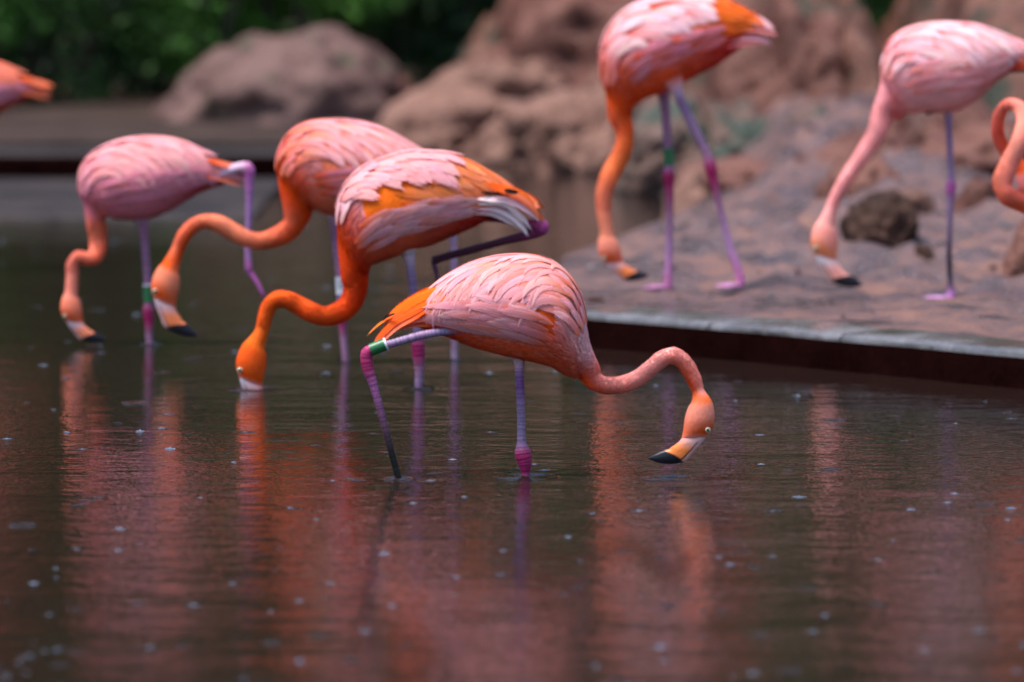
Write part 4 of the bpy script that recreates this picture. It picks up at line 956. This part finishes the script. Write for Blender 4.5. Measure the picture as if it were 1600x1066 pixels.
FY = 19.0
F = Bird("flamingo at the right edge with its orange neck curled into a loop", FY, -1, (1800, 560), zbank(2.14, FY), seed=71, group="flamingos on the bank",
         pal=pal(chest=OR, belly=OR, chest2=OR, neck0=OR, neck1=(.86, .33, .24), neck2=OR, neckhi=PK, face=OR))
F.body([(1990, 200, 1985, 230, .03), (1950, 175, 1945, 260, .07), (1900, 160, 1895, 300, .11), (1850, 155, 1845, 330, .13), (1800, 160, 1800, 345, .13), (1755, 180, 1765, 350, .115), (1722, 215, 1738, 352, .09), (1700, 255, 1712, 350, .065), (1682, 290, 1690, 346, .045)],
       [(1650, 325, 16, -.02), (1622, 325, 15, -.05), (1596, 316, 14.5, -.08), (1573, 304, 15, -.10), (1566, 284, 15.5, -.10), (1575, 260, 15, -.10), (1588, 232, 13.5, -.10), (1597, 205, 12, -.09), (1600, 183, 11.5, -.07), (1593, 168, 10.5, -.05), (1578, 163, 9.5, -.02), (1565, 172, 9, .01), (1559, 192, 9, .03), (1561, 216, 9.5, .05), (1573, 238, 9.5, .06), (1590, 252, 9.5, .07)],
       (1600, 258), (1690, 318))
dress(F, scap=dict(n=9, u=(.30, .84), th=[66, 46, 26, 8], L=.15, wd=.02, a0=10, a1=58, cols=(PK, PALE, WHP), h0=.011), flank=dict(n=7, u=(.36, .82), th=[112, 92], L=.12, wd=.017, a0=-10, a1=4, cols=(PK, PALE, WHP), h0=.007),
      mantle=None, tert=dict(n=5, u=(.10, .36), th=[70, 40, 14], L=.16, wd=.02, a0=10, a1=18, cols=(OR, SAL, PK), h0=.007), wingcol=OR, dn=(4000, 12000))
for x, dy in ((1795, 0.0), (1830, .07)):
    zz = F.org[2]
    lg = F.leg([(x - 5, 320, 22, dy), (x - 3, 348, 11, dy), (x, 380, 7, dy), (x, 440, 9, dy), (x + 1, 470, 6, dy), (x + 2, 560, 6, dy)], [PK, LGP, LGP, JT, LGP, LGP])
    F.foot(lg, F.pt(x + 2, 560, dy), (-1, -.2, 0), L=.10)

# ------------------------------------------------------------------ rain on the water
def ripple_mesh(rings, seed, R=.040, hgt=.0019, w=.0040):
    prof = [(0.0005, .0016), (.0022, .0009), (.0042, .0001)] if seed < 10 else []
    for k in range(rings):
        a = R * (k + 1) / rings; h = hgt * (1 - .35 * k / max(1, rings))
        prof += [(a - w, .0001), (a - w * .45, h * .6), (a, h), (a + w * .45, h * .6), (a + w, .0001)]
    ns = 40; v = []
    for a, z in prof:
        for j in range(ns):
            t = 2 * math.pi * j / ns; q = a * (1 + .03 * math.sin(3 * t + seed)); v.append((q * math.cos(t), q * math.sin(t), z * (1 + .5 * math.sin(2 * t + seed)) + .0002))
    return mesh("raindrop_ripple", v, grid_faces(len(prof), ns, True), M_WATER)
def splash_mesh(seed):
    r = np.random.default_rng(seed); v = []; f = []; ns = 10
    def rev(prof, ox=0.0, oy=0.0):
        k = len(v)
        for a, z in prof:
            for j in range(ns):
                t = 2 * math.pi * j / ns; v.append((ox + a * math.cos(t), oy + a * math.sin(t), z))
        f.extend([tuple(i + k for i in g) for g in grid_faces(len(prof), ns, True)])
    h = .0035 + .004 * r.random(); q = .8 + .5 * r.random()
    rev([(.017 * q, .0002), (.0135 * q, .0022), (.0115 * q, .0030), (.007 * q, .0014), (.0035, h * .7), (.0016, h), (.0001, h + .001)])
    for k in range(3):
        a = r.random() * 6.28; d = .010 + .008 * r.random(); hh = .002 + .003 * r.random()
        rev([(.002, .0002), (.0012, hh * .6), (.0001, hh)], d * math.cos(a), d * math.sin(a))
    if seed == 1 or seed == 4:
        z0 = h + .012 + .014 * r.random(); R = .0018
        rev([(.0001, z0 - R), (R * .8, z0 - R * .6), (R, z0), (R * .8, z0 + R * .6), (.0001, z0 + R)])
        rev([(.0013, h * .8), (.0008, h + .006), (.0002, h + .008)])
    return mesh("raindrop_splash", v, f, M_SPLASH)
RM = [ripple_mesh(k, i) for i, k in enumerate((1, 1, 2, 2))]; SM = [splash_mesh(k) for k in range(6)]
for k in range(340):
    t = rng.random(); py = 345 + 735 * t ** 1.15; px = rng.uniform(-20, 1620)
    p = W(px, py)
    if p[0] > xleft(0) - .3 and p[1] > yfront(p[0]) - .3: continue
    if p[1] > 28.3 and p[0] < -1.2: continue
    big = rng.random()
    if big < .80:
        o = bpy.data.objects.new("raindrop_ripple", RM[int(rng.integers(0, 4))]); s = (0.25 + 0.85 * rng.random() ** 1.8) * (1 if py < 820 else .6)
        o.scale = (s, s, .35 + .6 * rng.random() * s); o.location = (p[0], p[1], 0.0); link(o, water)
    if big > .52:
        o = bpy.data.objects.new("raindrop_splash", SM[int(rng.integers(0, 6))]); s = (0.40 + 0.6 * rng.random() ** 2) * (1 if py < 820 else .8)
        o.scale = (s * 1.1, s * 1.1, s * (.35 + .6 * rng.random())); o.rotation_euler = (0, 0, rng.uniform(0, 6)); o.location = (p[0], p[1], 0.0); link(o, water)
# rings where legs and bills enter the water
EM = [ripple_mesh(2, 11, .045, .0026, .006), ripple_mesh(3, 12, .085, .0018, .006), ripple_mesh(1, 13, .022, .0034, .0050)]
for px, py, Y, k, s in [(822, 744, 15.3, 2, .8), (822, 744, 15.3, 1, 1.0), (623, 747, 15.24, 2, .6), (623, 747, 15.24, 0, 1.0), (655, 606, 18.2, 2, .8), (655, 606, 18.2, 0, 1.1), (540, 562, 19.3, 2, .8), (711, 560, 19.39, 2, .8),
                        (234, 540, 20.1, 2, .8), (234, 540, 20.1, 0, 1.0), (388, 613, 18.17, 2, 1.6), (392, 613, 18.17, 1, 1.0), (150, 538, 20.05, 2, 1.2), (1040, 727, 15.26, 1, .9)]:
    p = W(px, py); o = bpy.data.objects.new("ripple_ring", EM[k]); o.location = (p[0], Y if abs(p[1] - Y) < .4 else p[1], 0); o.scale = (s, s, 1); link(o, water)
